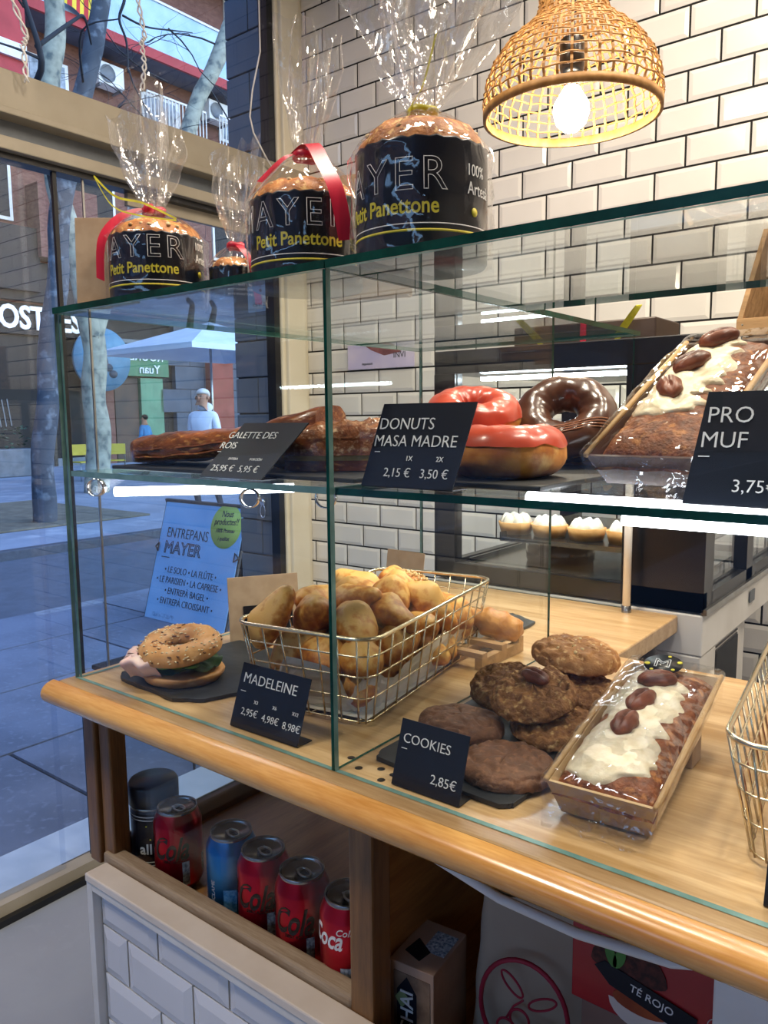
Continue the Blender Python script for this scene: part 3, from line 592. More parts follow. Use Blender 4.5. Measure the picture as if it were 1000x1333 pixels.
# ------------------------------------------------------------------ glass display case
gc = thing('glass_display_case', 'two-bay frameless glass display case with green edges standing on the pine worktop', 'display case', (0, 0, 0))
T = .006
def P_(nm, *a, e=None): g = G(); pane(g, *a); return g.build(nm, [GLASS, e or EDGE], gc)
P_('front_pane', XL, 0, ZC+.0005, XM-.004, T, ZG-.008, e=EDGE2); P_('front_pane', XM+.0005, 0, ZC+.0005, XR, T, ZG-.008, e=EDGE2)
P_('side_pane', XL, T+.0005, ZC+.0005, XL+T, .835, ZG-.008, e=EDGE2)
P_('partition_pane', XM-.0035, 0.0, ZC+.0005, XM, .488, ZG-.0085)
P_('top_pane', XL-.002, -.001, ZG-.008, XM-.001, .837, ZG); P_('top_pane', XM, -.001, ZG-.008, XR, .40, ZG)
P_('rear_pane', XL+.01, .829, ZC+.0005, XM-.01, .833, ZG-.008)
P_('shelf_pane', XL+T+.001, T+.001, ZS-.007, XM-.0045, .42, ZS, e=EDGE2); P_('shelf_pane', XM+.001, T+.001, ZS-.007, XR, .42, ZS)
LED = emitm('led_white', 'F4F6FF', 14)
def tube_light(a, b, r=.0065):
    G().tube([a, b], r, 12).build('led_tube', LED, gc)
tube_light((-.965, .062, 1.330), (-.775, .225, 1.332)); tube_light((-.36, .135, 1.349), (XR, .115, 1.349)); tube_light((-.223, .030, 1.3485), (XR, .030, 1.3485), .0045)
for p in ((-.735, .105, 1.330), (-.600, .10, 1.3385), (-.968, .035, 1.338)):
    G().lathe([(.0125, -.006), (.0125, .006), (.0105, .006), (.0105, -.006), (.0125, -.006)], 28).build('clear_ring_bracket', CHROME, gc, p, (PI/2-.1, 0, .6))
    G().box(-.009, -.003, .010, .009, .003, 1.354-p[2]).build('bracket_pad', film('acrylic', (.9, .93, .93, 1), base=.12), gc, p, (0, 0, .6))
G().tube([(-.504, .802, ZC+.012), (-.504, .802, 1.335)], .0072, 14).build('rear_pole', M('bright_white_plastic', 'FAFAF8', None, rough=.3, coat=.4), gc); G().lathe([(.0085, 0), (.0085, .012), (.0045, .014), (.0045, .026)], 16).build('pole_foot', STEEL, gc, (-.504, .802, ZC))
# ------------------------------------------------------------------ refrigerated display behind
fr = thing('chilled_display', 'black-framed glass chilled display with tarts inside standing behind the worktop', 'display fridge', (0, 0, 0))
F0, F1, FY, FD, FZ0, FZ1 = -.951, -.379, .838, 1.50, 1.081, 1.568
G().box(F0, FY, FZ1-.048, F1, FD, FZ1).build('roof', BLACKG, fr, bevel=.002)
G().box(F0, FY, FZ0, F0+.052, FY+.03, FZ1-.048).box(F0, FD-.03, FZ0, F0+.05, FD, FZ1-.048).build('left_post', BLACK, fr)
G().box(F1-.150, FY, FZ0, F1, FY+.025, FZ1-.048).build('control_panel', BLACKG, fr)
G().box(F1-.032, FY+.025, FZ0, F1, FY+.055, FZ1-.048).box(F1-.03, 1.14, FZ0, F1, 1.19, FZ1-.048).box(F1-.03, FD-.03, FZ0, F1, FD, FZ1-.048).build('side_post', BLACK, fr)
G().box(F0, FY, FZ0, F1, FY+.02, FZ0+.035).box(F1-.03, FY+.05, FZ0, F1, FD, FZ0+.03).box(F0, FY, FZ0, F0+.02, FD, FZ0+.03).build('lower_frame', BLACK, fr)
G().box(F1-.004, FY, FZ0-.004, F1+.006, FD, FZ0+.006).build('steel_sill', STEEL, fr)
g = G(); pane(g, F0+.052, FY+.006, FZ0+.035, F1-.150, FY+.011, FZ1-.048); pane(g, F1-.018, FY+.055, FZ0+.03, F1-.013, FD-.03, FZ1-.048); pane(g, F0+.05, FD-.02, FZ0+.03, F1-.03, FD-.015, FZ1-.048); g.build('glazing', [GLASS, BLACK], fr)
G().box(F0+.01, FY+.02, FZ0, F1-.03, FD, FZ0+.02).build('floor_plate', BLACKG, fr)
G().box(F0+.08, FY+.06, FZ1-.062, F1-.06, FY+.075, FZ1-.054).build('led_strip', emitm('led_strip', 'EAF2FF', 45), fr)
TRAY = M('tray_steel', '8C8F90', '7A7D7E', 12, .25, metal=1)
for z, y0, y1, x0 in ((1.163, .93, 1.36, -.84), (1.1035, .90, 1.36, -.90)):
    G().box(x0, y0, z, F1-.07, y1, z+.004).box(x0, y0, z-.006, F1-.07, y0+.004, z).box(x0, y0, z, x0+.004, y1, z+.014).build('wire_shelf', TRAY, fr)
G().box(F0-.00, FY, 1.0, F1, FD-.05, FZ0-.005).build('base_rail', WHITE, fr, bevel=.003)
G().box(-.47, FY+.0, .60, F1-.002, FY+.10, 1.0).box(F0+.1, FY+.12, .05, F1-.02, FY+.40, 1.0).build('base_body', WHITE, fr, bevel=.003)
G().box(F1-.02, FY+.10, .60, F1-.004, FY+.28, 1.0).build('grille_frame', WHITE, fr)
g = G()
for i in range(26): g.box(F1-.004, FY+.105+i*.006, .70, F1+.0, FY+.108+i*.006, .985)
for i in range(40): g.box(F1-.006, FY+.104, .70+i*.0075, F1-.002, FY+.262, .7025+i*.0075)
tag(g.build('ventilation_grille', M('grille_dark', '3A3A3A', None, rough=.5), fr), kind='stuff')
G().box(F1+.002, FY+.33, 1.035, F1+.004, FY+.37, 1.06).build('rating_plate', GREYP, fr)
g = G(); g.lathe([(.016 if i % 2 else .0125, i*.0045) for i in range(64)], 16); tag(g.build('corrugated_hose', M('grey_hose', '7C7C7C', None, rough=.6), loc=(-.452, .77, .76)), 'grey corrugated hose hanging below the rear worktop corner', 'hose')
hb = thing('pipe_bracket', 'steel pipe clip beside the corrugated hose under the worktop', 'bracket', (-.478, .745, .8)); G().tube([(0, 0, 0), (0, 0, .21), (.006, 0, .232)], .005, 8).build('pipe', STEEL, hb); G().box(-.010, -.006, .19, .010, .006, .205).build('clip', STEEL, hb)
# tarts and cake in the chilled display
CREAMY = M('whipped_cream', 'F1E9DC', 'E0D3BE', 30, .5, sss=.1)
SHORT = M('shortcrust', 'D3A062', 'B67E3E', 30, .7, bump=.3, bscale=120)
def tart(lb, x, y, z):
    t = thing('cream_tart', lb, 'tart', (x, y, z), (0, 0, x*40), 'cream tarts on the upper chilled shelf')
    G().lathe([(0, 0), (.034, 0), (.041, .026), (.038, .027), (.036, .020), (0, .020)], 28, fn=lambda p, a: p+Vector((math.cos(a), math.sin(a), 0))*.0012*math.cos(a*24)).build('crust', SHORT, t)
    g = G()
    for k in range(7):
        a = k*PI/3; rr = .022 if k < 6 else 0; g.lathe([(.0135, .02), (.0145, .028), (.009, .038), (.003, .045), (0, .046)], 12, c=(rr*math.cos(a), rr*math.sin(a), 0), fn=lambda p, a: p+Vector((math.cos(a), math.sin(a), 0))*.0015*math.cos(a*5))
    g.build('cream', CREAMY, t); return t
TX = (-.832, -.750, -.664, -.577, -.494)
lbs = ['cream-topped tart at the left end of the upper chilled shelf', 'cream-topped tart second from left on the upper chilled shelf', 'cream-topped tart third from left on the upper chilled shelf', 'cream-topped tart behind the white pole in the chilled display', 'cream-topped tart at the right end of the upper chilled shelf']
for i in range(5): tart(lbs[i], TX[i], .99, 1.168)
ck = thing('chocolate_cake', 'dark glazed chocolate cake on the lower tray of the chilled display', 'cake', (-.742, 1.03, 1.1085)); ck.scale = (1, 1, .95)
CHOC = M('chocolate_glaze', '3A2117', '2A1710', 14, .18, coat=.6)
G().lathe([(0, 0), (.072, 0), (.075, .006), (.076, .038), (.070, .042), (0, .043)], 36).build('glaze', CHOC, ck); g = G()
for k in range(26): a = rnd.random()*6.3; r = rnd.uniform(.045, .068); g.ball((r*math.cos(a), r*math.sin(a), .048), (.0035, .0025, .0025), 6, 4)
tag(g.build('nut_pieces', ALMOND, ck), kind='stuff')
# made-up shallow box standing in for a ribboned glass reflection, wooden crate, leaflet
gb = thing('reflection_box', 'made-up low brown box with yellow ribbon, standing for a reflection above the chilled display', 'box', (-.66, 1.0, FZ1+.001))
G().box(-.15, -.07, 0, .15, .07, .045).build('box', M('brown_box', '3B2A22', '2E201A', 6, .5), gb, bevel=.003)
for x in (-.085, .075): 
    g = G(); g.grid(lambda u, v: Vector((x+.05*math.sin(PI*u)*(1 if x > 0 else -1), -.072-.02*math.sin(PI*u), .06*math.sin(PI*u*.95)+.006))+Vector((.012*(v-.5), 0, 0)), 14, 2); g.build('ribbon', YRIB, gb)
g = G(); g.box(.0, -.073, 0, .012, -.070, .047); g.build('ribbon', RIBBON, gb)
CRATE = wood('crate_wood', 'B58F63', '8A6A45', 0, 9, .7, 0, knots=False)
cr = thing('wooden_crate', 'slanted wooden shelf crate on top of the chilled display at the right edge', 'crate', (-.435, 1.20, FZ1+.001))
G().box(0, 0, .022, .42, .012, .058).build('front_slat', CRATE, cr, bevel=.001); G().box(.012, .004, -.0, .42, .016, .020).build('front_slat', CRATE, cr, bevel=.001)
G().prism([(.0, .06), (.036, .235), (.20, .235), (.20, .06)], -.006, .006, mt=Matrix(((1, 0, 0, 0), (0, 0, 1, .02), (0, 1, 0, 0), (0, 0, 0, 1)))).build('side_board', CRATE, cr) if False else None
g = G(); g.add([(.002, .0, .058), (.012, .0, .058), (.052, .012, .235), (.042, .012, .235), (.002, .20, .0), (.012, .20, .0), (.052, .20, .235), (.042, .20, .235)], [(0, 1, 2, 3), (4, 7, 6, 5), (0, 3, 7, 4), (1, 5, 6, 2), (3, 2, 6, 7), (0, 4, 5, 1)]); g.build('side_board', CRATE, cr)
G().box(.02, .19, .0, .42, .20, .235).build('back_board', CRATE, cr)
for x, z in ((.012, .045), (.020, .012)): G().ball((x, 0, z), .002, 8, 6).build('nail', STEEL, cr)
lf = thing('leaflet', 'lilac flyer with a dark red pastry photo stuck on the tiled wall', 'leaflet', (-1.79, 1.718, 1.655))
G().box(-.155, -.001, -.045, .155, .001, .045).build('sheet', M('lilac_sheet', 'D9CCE4', 'BDB4DC', 9, .6), lf); g = G(); g.prism([(-.08, .045), (.05, .045), (.10, .01), (.02, .0), (-.04, .022)], -.0015, -.0012, mt=Matrix(((1, 0, 0, 0), (0, 0, 1, 0), (0, 1, 0, 0), (0, 0, 0, 1)))); g.build('picture', M('dark_red_print', '6A2A34', '8C4A4A', 30, .6), lf)
txt('INVI', .03, PRINTK, lf, (.09, -.002, -.01)); txt('degustació', .012, PRINTK, lf, (-.06, -.002, -.03))
# ------------------------------------------------------------------ pendant lamp
pl = thing('pendant_lamp', 'woven rattan dome pendant lamp with a lit bulb over the case', 'lamp', (-.629, .8, 1.960))
RAT = M('rattan', 'B8894C', '94682F', 60, .6)
prof = [(.153, .004), (.1555, .03), (.150, .062), (.137, .092), (.117, .118), (.092, .140), (.072, .155), (.062, .170), (.0575, .190), (.057, .215), (.062, .245)]
def prf(h):
    for (a, b), (c, d) in zip(prof, prof[1:]):
        if b <= h <= d: t = (h-b)/(d-b); return a+(c-a)*t
    return prof[-1][0]
NR = 44
def ribmesh(side):
    g = G(); pts = []
    for i in range(34): h = .004+.240*i/33; pts.append((prf(h)+side*.0022*math.cos(i*PI/2*1.0+side), 0, h))
    w2 = .0022
    vs = []
    for p in pts: vs += [(p[0]-.0008, -w2, p[2]), (p[0]-.0008, w2, p[2]), (p[0]+.0008, w2, p[2]), (p[0]+.0008, -w2, p[2])]
    fs = [(i*4+k, i*4+(k+1) % 4, i*4+4+(k+1) % 4, i*4+4+k) for i in range(33) for k in range(4)]; g.add(vs, fs); return g.mesh('rib', [RAT])
rm = [ribmesh(1), ribmesh(-1)]
for i in range(NR): ob('rib', rm[i % 2], pl, (0, 0, 0), (0, 0, 2*PI*i/NR))
hs = [.006, .028, .044, .060, .075, .089, .102, .114, .125, .135, .145, .156, .168, .182, .198, .216, .240]
for j, h in enumerate(hs):
    r = prf(h); big = j in (0,)
    if big: G().lathe([(r-.003, -.008), (r+.003, -.008), (r+.0035, .006), (r-.002, .008), (r-.003, -.008)], 64).build('rim_band', RAT, pl, (0, 0, h))
    else:
        g = G(); pts = [((r+.0020*math.cos(NR*k/96*PI+j*PI)*1)*math.cos(2*PI*k/96), (r+.0020*math.cos(NR*k/96*PI+j*PI))*math.sin(2*PI*k/96), h+.001*math.sin(k*.8+j)) for k in range(96)]; g.tube(pts, .0017, 5, closed=True); g.build('ring', RAT, pl)
G().lathe([(0, 0), (.018, 0), (.022, .01), (.022, .055), (.014, .062), (.004, .066), (.004, 1.17)], 20).build('socket', BLACK, pl, (0, 0, .072)); G().lathe([(.015, 0), (.0135, .012), (.0145, .014), (.013, .026)], 20).build('screw_cap', CHROME, pl, (0, 0, .050))
area('display_light', (-.66, .915, 1.500), (.25, 0, 0), .40, .02, 2.2, (.95, .97, 1)); bulb = G().lathe([(0, -.034), (.013, -.032), (.026, -.020), (.032, 0), (.030, .014), (.020, .030), (.013, .042)], 28).build('bulb', emitm('bulb_glow', 'FFEFD2', 60), pl, (0, 0, .008))
ll = bpy.data.lights.new('bulb_light', 'POINT'); ll.energy = 7; ll.color = (1, .89, .72); ll.shadow_soft_size = .032; lo_ = bpy.data.objects.new('bulb_light', ll); COL.objects.link(lo_); lo_.location = (-.629, .8, 1.925)
# ------------------------------------------------------------------ price cards
ZT = ZC+.0005; ZSS = ZS+.0005; ZTT = ZG+.0005
def card(lb, x, y, z, w_, h, lean, yaw, lines, mat=CARD, foot=True, slant=0):
    t = thing('price_card', lb, 'price card', (x, y, z), (0, 0, math.radians(yaw))); L = -math.radians(lean)
    p = G().add([(-w_/2, 0, 0), (w_/2, 0, 0), (w_/2+slant, 0, h), (-w_/2+slant, 0, h), (-w_/2, .0012, 0), (w_/2, .0012, 0), (w_/2+slant, .0012, h), (-w_/2+slant, .0012, h)], [(0, 1, 2, 3), (7, 6, 5, 4), (0, 4, 5, 1), (1, 5, 6, 2), (2, 6, 7, 3), (3, 7, 4, 0)]).build('plate', mat, t, (0, 0, .001), (L, 0, 0))
    if foot: G().box(-w_/2, .001, 0, w_/2, .024, .0012).build('foot', BLACK, t)
    for s, sz, u, v, al in lines: txt(s, sz, PRINTW, p, (u, -.0005, v), (PI/2, 0, 0), al, shear=slant*2.2 if slant else 0, off=-.00012 if sz > .008 else 0)
    return t
card('dark card reading MADELEINE in front of the wire basket', -.628, .016, ZT, .108, .074, 20, 1, [('MADELEINE', .0165, -.048, .052, 'LEFT'), ('–', .016, -.048, .038, 'LEFT'), ('X3', .0055, -.020, .031, 'CENTER'), ('X6', .0055, .010, .031, 'CENTER'), ('X12', .0055, .042, .031, 'CENTER'), ('2,95€', .0115, -.027, .016, 'CENTER'), ('4,98€', .0115, .007, .015, 'CENTER'), ('8,98€', .0115, .040, .014, 'CENTER')])
card('dark card reading COOKIES in front of the brown cookies', -.402, .012, ZT, .078, .064, 18, 0, [('COOKIES', .0132, -.034, .042, 'LEFT'), ('–', .013, -.034, .033, 'LEFT'), ('2,85€', .0125, .034, .012, 'RIGHT')])
card('dark card reading DONUTS MASA MADRE at the middle of the glass shelf', -.436, .030, ZSS, .110, .083, 16, -2, [('DOÑUTS'.replace('Ñ', 'N'), .0165, -.044, .057, 'LEFT'), ('MASA MADRE', .0162, -.047, .040, 'LEFT'), ('–', .013, -.044, .031, 'LEFT'), ('1X', .007, .0, .026, 'CENTER'), ('2X', .007, .036, .026, 'CENTER'), ('2,15 €', .0125, -.012, .010, 'CENTER'), ('3,50 €', .0125, .032, .010, 'CENTER')], slant=.012)
card('grey see-through card reading GALETTE DES ROIS at the left of the glass shelf', -.683, .028, ZSS, .106, .078, 38, 0, [('GALETTE DES', .0135, -.040, .055, 'LEFT'), ('ROIS', .0135, -.045, .040, 'LEFT'), ('–', .012, -.044, .032, 'LEFT'), ('ENTERA', .0045, -.010, .024, 'CENTER'), ('PORCIÓN', .0045, .028, .024, 'CENTER'), ('25,95 €', .0125, -.020, .008, 'CENTER'), ('5,95 €', .0125, .024, .008, 'CENTER')], mat=M('smoky_card', '3A3E42', '42474B', 4, .15, coat=.3), slant=.028)
card('dark card reading PRO MUF at the right edge of the glass shelf', -.128, .040, ZSS, .108, .086, 14, -2, [('PRO', .0175, -.043, .062, 'LEFT'), ('MUF', .0175, -.046, .043, 'LEFT'), ('–', .016, -.046, .032, 'LEFT'), ('3,75€', .0135, -.020, .010, 'LEFT')], slant=.010)
card('black card edge beside the right wire basket at the front edge', -.078, .024, ZT, .060, .07, 14, 0, [], foot=True)
def backcard(lb, x, y, z, w_, h, lean, yaw, hole=True):
    t = thing('price_card', lb, 'price card', (x, y, z), (0, 0, math.radians(yaw))); L = -math.radians(lean)
    p = G().box(-w_/2, 0, 0, w_/2, .0015, h).build('sheet', KRAFT, t, (0, 0, .001), (L, 0, 0), bevel=.0004)
    if hole: G().box(-w_*.30, -.0015, 0, w_*.40, -.0003, h*.55).build('stand_flap', BLACK, p)
    G().box(-w_/2, -.02, 0, w_/2, 0, .0012).build('foot', KRAFT, t); return t
backcard('kraft back of a price card behind the sandwich board and bagel', -.905, .285, ZT, .115, .105, 8, 58)
backcard('kraft back of a price card standing behind the seeded bun', -.795, .50, ZT, .085, .125, 8, -4)
backcard('kraft back of a price card behind the leftmost wrapped cake', -.962, .046, ZTT, .05, .120, 4, 40, False)
backcard('kraft back of a price card between the two largest wrapped cakes', -.628, .228, ZTT, .10, .160, 6, 20, False)
# ------------------------------------------------------------------ slate boards
def slate(lb, pts, z, th=.005):
    g = G(); out = []
    n = len(pts)
    for i in range(n):
        a, b = Vector(pts[i]), Vector(pts[(i+1) % n])
        for k in range(8): p = a.lerp(b, k/8); out.append((p.x+rnd.gauss(0, .0008), p.y+rnd.gauss(0, .0008)))
    c = (sum(p[0] for p in out)/len(out), sum(p[1] for p in out)/len(out)); g.prism([(x-c[0], y-c[1]) for x, y in out], 0, th)
    return tag(g.build('slate_board', SLATE, loc=(c[0], c[1], z), bevel=.0012), lb, 'slate')
slate('black slate under the bagel sandwich', [(-.945, .045), (-.925, .030), (-.80, .022), (-.765, .045), (-.735, .13), (-.745, .25), (-.93, .25), (-.955, .10)], ZT)
slate('black slate under the stack of cookies', [(-.492, .060), (-.485, .045), (-.335, .032), (-.322, .042), (-.318, .31), (-.33, .33), (-.485, .33), (-.492, .31)], ZT)
slate('black slate at the rear of the worktop beyond the basket', [(-.70, .56), (-.61, .42), (-.585, .435), (-.60, .63), (-.66, .66)], ZT)
slate('black slate under the long galette piece', [(-.970, .045), (-.60, .045), (-.60, .30), (-.970, .30)], ZSS, .006) if False else slate('black slate under the long galette piece', [(-.965, .060), (-.745, .060), (-.735, .22), (-.965, .22)], ZSS, .005)
slate('black slate under the galette slice', [(-.730, .055), (-.515, .05), (-.515, .26), (-.72, .26)], ZSS, .005)
slate('black slate under the stacked doughnuts', [(-.500, .070), (-.315, .070), (-.315, .40), (-.500, .40)], ZSS, .005)
# ------------------------------------------------------------------ wrapped panettones
def strip(pts, w_, ax=None, th=0):
    g = G(); P = [Vector(p) for p in pts]; Q = []
    for i in range(len(P)-1):
        for k in range(6):
            t = k/6; a = P[max(i-1, 0)]; b = P[i]; c = P[i+1]; d = P[min(i+2, len(P)-1)]
            Q.append(.5*((2*b)+(-a+c)*t+(2*a-5*b+4*c-d)*t*t+(-a+3*b-3*c+d)*t**3))
    Q.append(P[-1]); ax = Vector(ax or (1, 0, 0)).normalized()
    vs = []
    for q in Q: vs += [q-ax*w_/2, q+ax*w_/2]
    g.add(vs, [(2*i, 2*i+1, 2*i+3, 2*i+2) for i in range(len(Q)-1)], 0, True); return g
def panettone(lb, x, y, R, H, tie, top, spread, lean, yaw, seed, rib, dome=.030, text=True, small=False):
    t = thing('wrapped_panettone', lb, 'panettone', (x, y, ZTT), (0, 0, 0), 'cellophane-wrapped panettones on the case top')
    w_ = G().lathe([(0, .001), (R*.97, .001), (R, .004), (R, H-.002), (R+.0008, H), (R-.002, H), (R-.002, H-.006)], 64, fn=lambda p, a: p+Vector((0, 0, .0012*math.sin(a*40) if p.z > H-.004 else 0))).build('paper_case', NAVY, t, rot=(0, 0, math.radians(yaw)))
    G().lathe([(R-.002, H-.01)] + [((R-.0015)*math.cos(k*PI/18)**.55 if k < 9 else 0, H-.006+dome*math.sin(k*PI/18)) for k in range(10)], 48, fn=lambda p, a: p+Vector((0, 0, .004*nv(p, 60, seed)))+Vector((math.cos(a), math.sin(a), 0))*.002*nv(p, 70, seed+4)).build('dome', CRUST, t)
    g = G(); 
    for k in range(46):
        a = rnd.random()*6.28; rr = (R-.006)*math.sqrt(rnd.random()); hz = H-.006+dome*math.sqrt(max(0, 1-(rr/R)**2.6)); g.ball((rr*math.cos(a), rr*math.sin(a), hz), (.0038, .003, .0026), 6, 4)
    tag(g.build('sugar_nibs', ALMOND, t), kind='stuff')
    if text:
        def ang(d): return math.radians(d)
        s = R/.066
        for st, sz, off_, z, mt, o_, sx_, sp_ in (('MAYER', .042, -47, .062, PRINTW, .00035, 1.0, 1.28), ('Petit Panettone', .0205, -34, .041, PRINTY, 0, .86, 1.0), ('100%', .015, 50, .078, PRINTW, 0, .8, 1), ('Artesà', .0165, 55, .061, PRINTW, 0, .8, 1)):
            txt(st, sz*s, mt, w_, (0, 0, z*s), bend=R+.0006, align='CENTER', outline=o_*s, off=.0003*s if mt is PRINTY else 0, sx=sx_, space=sp_, res=4).rotation_euler = (0, 0, ang(off_))
        for zz, mt, hh in ((.0315, PRINTW, .0010), (.0255, PRINTY, .0022)): G().lathe([(R+.0005, -hh/2), (R+.0008, -hh/2), (R+.0008, hh/2), (R+.0005, hh/2)], 64, c=(0, 0, zz*s)).build('stripe', mt, w_)
        G().lathe([(0, 0), (.0042, 0), (.0042, .0006), (0, .0006)], 16).build('dot', PRINTY, w_, ((R+.0003)*math.sin(ang(48)), -(R+.0003)*math.cos(ang(48)), .045*s), (PI/2, 0, ang(48)))
    else:
        for i in range(4): txt('PETIT PANETTONE ARTESA', .0040, PRINTW, w_, (0, 0, .030-.006*i), bend=R+.0006).rotation_euler = (0, 0, .35)
    tr = .010 if not small else .006; lx, ly = lean
    def low(u, v):     # body of the bag from the foot up to the tie
        a = 2*PI*u; q = v
        if q < .45: z = .002+(H-.002)*q/.45; r = R+.0035+.009*abs(nv((math.cos(a)*2, math.sin(a)*2, z*18), 1.6, seed))+.0015*math.sin(a*9+z*60)*q
        else:
            k = (q-.45)/.55; z = H+(tie-H)*k**.8; r = tr+(R+.004-tr)*(1-k)**.62*(1-.10*k); r *= 1+(.10*math.sin(a*11+seed)+.22*nv((math.cos(a)*3, math.sin(a)*3, z*12), 1.7, seed+3))*k
        cx, cy = lx*max(0, z-H)/(top-H)*.5, ly*max(0, z-H)/(top-H)*.5
        return Vector((cx+r*math.cos(a), cy+r*math.sin(a), z))
    def up(u, v):
        a = 2*PI*u; k = v; zt = top*(1+.10*math.sin(a*2+seed)+.08*nv((math.cos(a)*2, math.sin(a)*2, 0), 1.5, seed+7)+.03*math.sin(a*5)); z = tie+(zt-tie)*k
        r = tr+(spread-tr)*min(1, k*1.5)**.8; r *= 1+(.30*math.sin(a*5+seed+k*1.5)+.16*math.sin(a*9+seed*2-k)+.32*nv((math.cos(a)*2.2, math.sin(a)*2.2, z*14), 1.8, seed+11))*(.35+.65*k)
        c0 = (lx*(tie-H)/(top-H)*.5, ly*(tie-H)/(top-H)*.5)
        return Vector((c0[0]+(lx-c0[0])*k+r*math.cos(a), c0[1]+(ly-c0[1])*k+r*math.sin(a)*.75, z))
    G().grid(low, 72, 30, cu=True).build('cellophane_bag', CELLOB, t); G().grid(up, 72, 26, cu=True, sm=False).build('cellophane_top', CELLO, t)
    def inner(u, v):
        p = up((u+.13) % 1, v*.72); c = Vector((lx*v*.6, ly*v*.6, 0)); k = .62+.25*nv((p.x*30, p.y*30, p.z*20), 1, seed+20); return Vector((c.x+(p.x-c.x)*k, c.y+(p.y-c.y)*k, p.z))
    G().grid(inner, 60, 20, cu=True, sm=False).build('cellophane_fold', CELLO, t)
    tc = Vector((lx*(tie-H)/(top-H)*.5, ly*(tie-H)/(top-H)*.5, tie))
    rm_ = YRIB if rib == 'y' else RIBBON
    G().lathe([(tr+.0035, -.004), (tr+.006, -.002), (tr+.006, .003), (tr+.003, .005)], 24, c=tc, fn=lambda p, a: p+Vector((0, 0, .001*math.sin(a*3)))).build('tie', rm_, t)
    return t, tc, w_, rm_
pT, tc, _, _ = panettone('leftmost wrapped panettone, red ribbon falling down its left side, yellow-edged band at the tie', -.905, .105, .062, .090, .128, .262, .046, (-.012, .0), 56+10, 3, 'r')
strip([tc, tc+Vector((-.006, -.018, .000)), tc+Vector((-.014, -.046, -.014)), tc+Vector((-.020, -.068, -.045)), tc+Vector((-.020, -.073, -.095))], .011, (.59, .6, -.4)).build('ribbon_tail', RIBBON, pT)
strip([tc+Vector((-.034, -.066, .038)), tc+Vector((-.018, -.046, .014)), tc+Vector((.014, -.026, .004)), tc+Vector((.060, -.010, -.020))], .003, (0, .2, 1)).build('yellow_edge', YRIB, pT)
strip([tc+Vector((-.034, -.066, .038)), tc+Vector((-.012, -.056, .000)), tc+Vector((.018, -.040, -.014)), tc+Vector((.060, -.010, -.022))], .002, (0, .2, 1)).build('yellow_edge', YRIB, pT)
G().lathe([(0, -.006), (.006, -.006), (.007, 0), (.006, .006), (0, .006)], 12, c=tc+Vector((.008, -.014, 0))).build('knot', RIBBON, pT)
pT, tc, _, _ = panettone('smallest wrapped panettone with small white print, standing behind the larger ones', -.815, .165, .035, .050, .080, .190, .034, (.012, .0), 50, 8, 'r', dome=.020, text=False, small=True)
strip([tc, tc+Vector((.016, -.006, -.003)), tc+Vector((.038, -.006, -.03)), tc+Vector((.046, -.004, -.080))], .009, (.66, .75, 0)).build('ribbon_tail', RIBBON, pT)
pT, tc, _, _ = panettone('wrapped panettone with a broad red ribbon hanging over its right side', -.650, .130, .0655, .098, .152, .275, .034, (.010, .0), 44+22, 5, 'r')
strip([tc+Vector((-.006, -.008, .004)), tc+Vector((.016, -.008, .010)), tc+Vector((.046, -.022, -.020)), tc+Vector((.072, -.030, -.056)), tc+Vector((.080, -.024, -.108))], .017, (.72, .69, .1)).build('ribbon_tail', RIBBON, pT)
strip([tc, tc+Vector((-.006, -.026, -.004)), tc+Vector((-.020, -.056, -.036))], .006, (.7, .6, -.2)).build('ribbon_tail', RIBBON, pT)
pT, tc, _, _ = panettone('largest wrapped panettone, nearest the rattan lamp, tied with a thin yellow ribbon', -.471, .110, .0665, .110, .152, .330, .085, (.018, .0), 36, 2, 'y', dome=.036)
strip([tc+Vector((.03, -.02, .06)), tc+Vector((.012, -.016, .02)), tc+Vector((-.004, -.016, 0)), tc+Vector((-.012, -.02, -.05))], .004, (1, -.3, .2)).build('ribbon_tail', YRIB, pT)
# ------------------------------------------------------------------ galette, slice, doughnuts on the glass shelf
GAL = MF('puff_pastry', '9C5528', '6A3517', 22, .32, coat=.4, bump=.5, bscale=90, c3='C98A48', s3=50, stretch=(.6, 1, 1.6))
ga = thing('galette_piece', 'long glossy brown puff pastry galette piece on slate at the left of the shelf', 'pastry', (-.800, .135, ZSS+.006), (0, 0, .10))
def galf(u, v):
    a = 2*PI*v; x = (u-.5)*.330; hw = .050*(1-.35*abs(2*u-1)**6); hh = .0175+.002*math.sin(u*7)+.004*u; c, s_ = math.cos(a), math.sin(a)
    y = hw*(abs(c)**.55)*(1 if c > 0 else -1); z = hh+hh*(abs(s_)**.6)*(1 if s_ > 0 else -1)
    n_ = nv((x, y, z), 35, 2)*.004+nv((x*.5, y, z), 120, 4)*.0016; z2 = max(0, z+n_+.030*u**1.6)
    if s_ <= 0 and abs(c) < .8: z2 = min(z2, .002+.030*u**1.6)
    return Vector((x, y+n_*.8, z2))
g = G().grid(galf, 70, 36, cv=True); g.add([galf(0, j/36) for j in range(36)], [tuple(range(36))], 0, True); g.add([galf(1, j/36) for j in range(36)], [tuple(range(35, -1, -1))], 0, True); g.build('pastry', GAL, ga)
for k in range(2):
    def lay(u, v, k=k): x = (u-.5)*.32; a = PI*(v-.5); r = .0014; return Vector((x, -.0492-.0010*k-r*math.cos(a)+.35*.05*abs(2*u-1)**6+.002*nv((x, k, 0), 40), .009+k*.010+.030*u**1.6+r*math.sin(a)+.0015*nv((x, k, 3), 30)))
    G().grid(lay, 50, 6).build('flaky_layer', GAL, ga)
gs = thing('galette_slice', 'galette slice with crackled sugar top and cream filling on slate', 'pastry', (-.618, .150, ZSS+.006), (0, 0, .35))
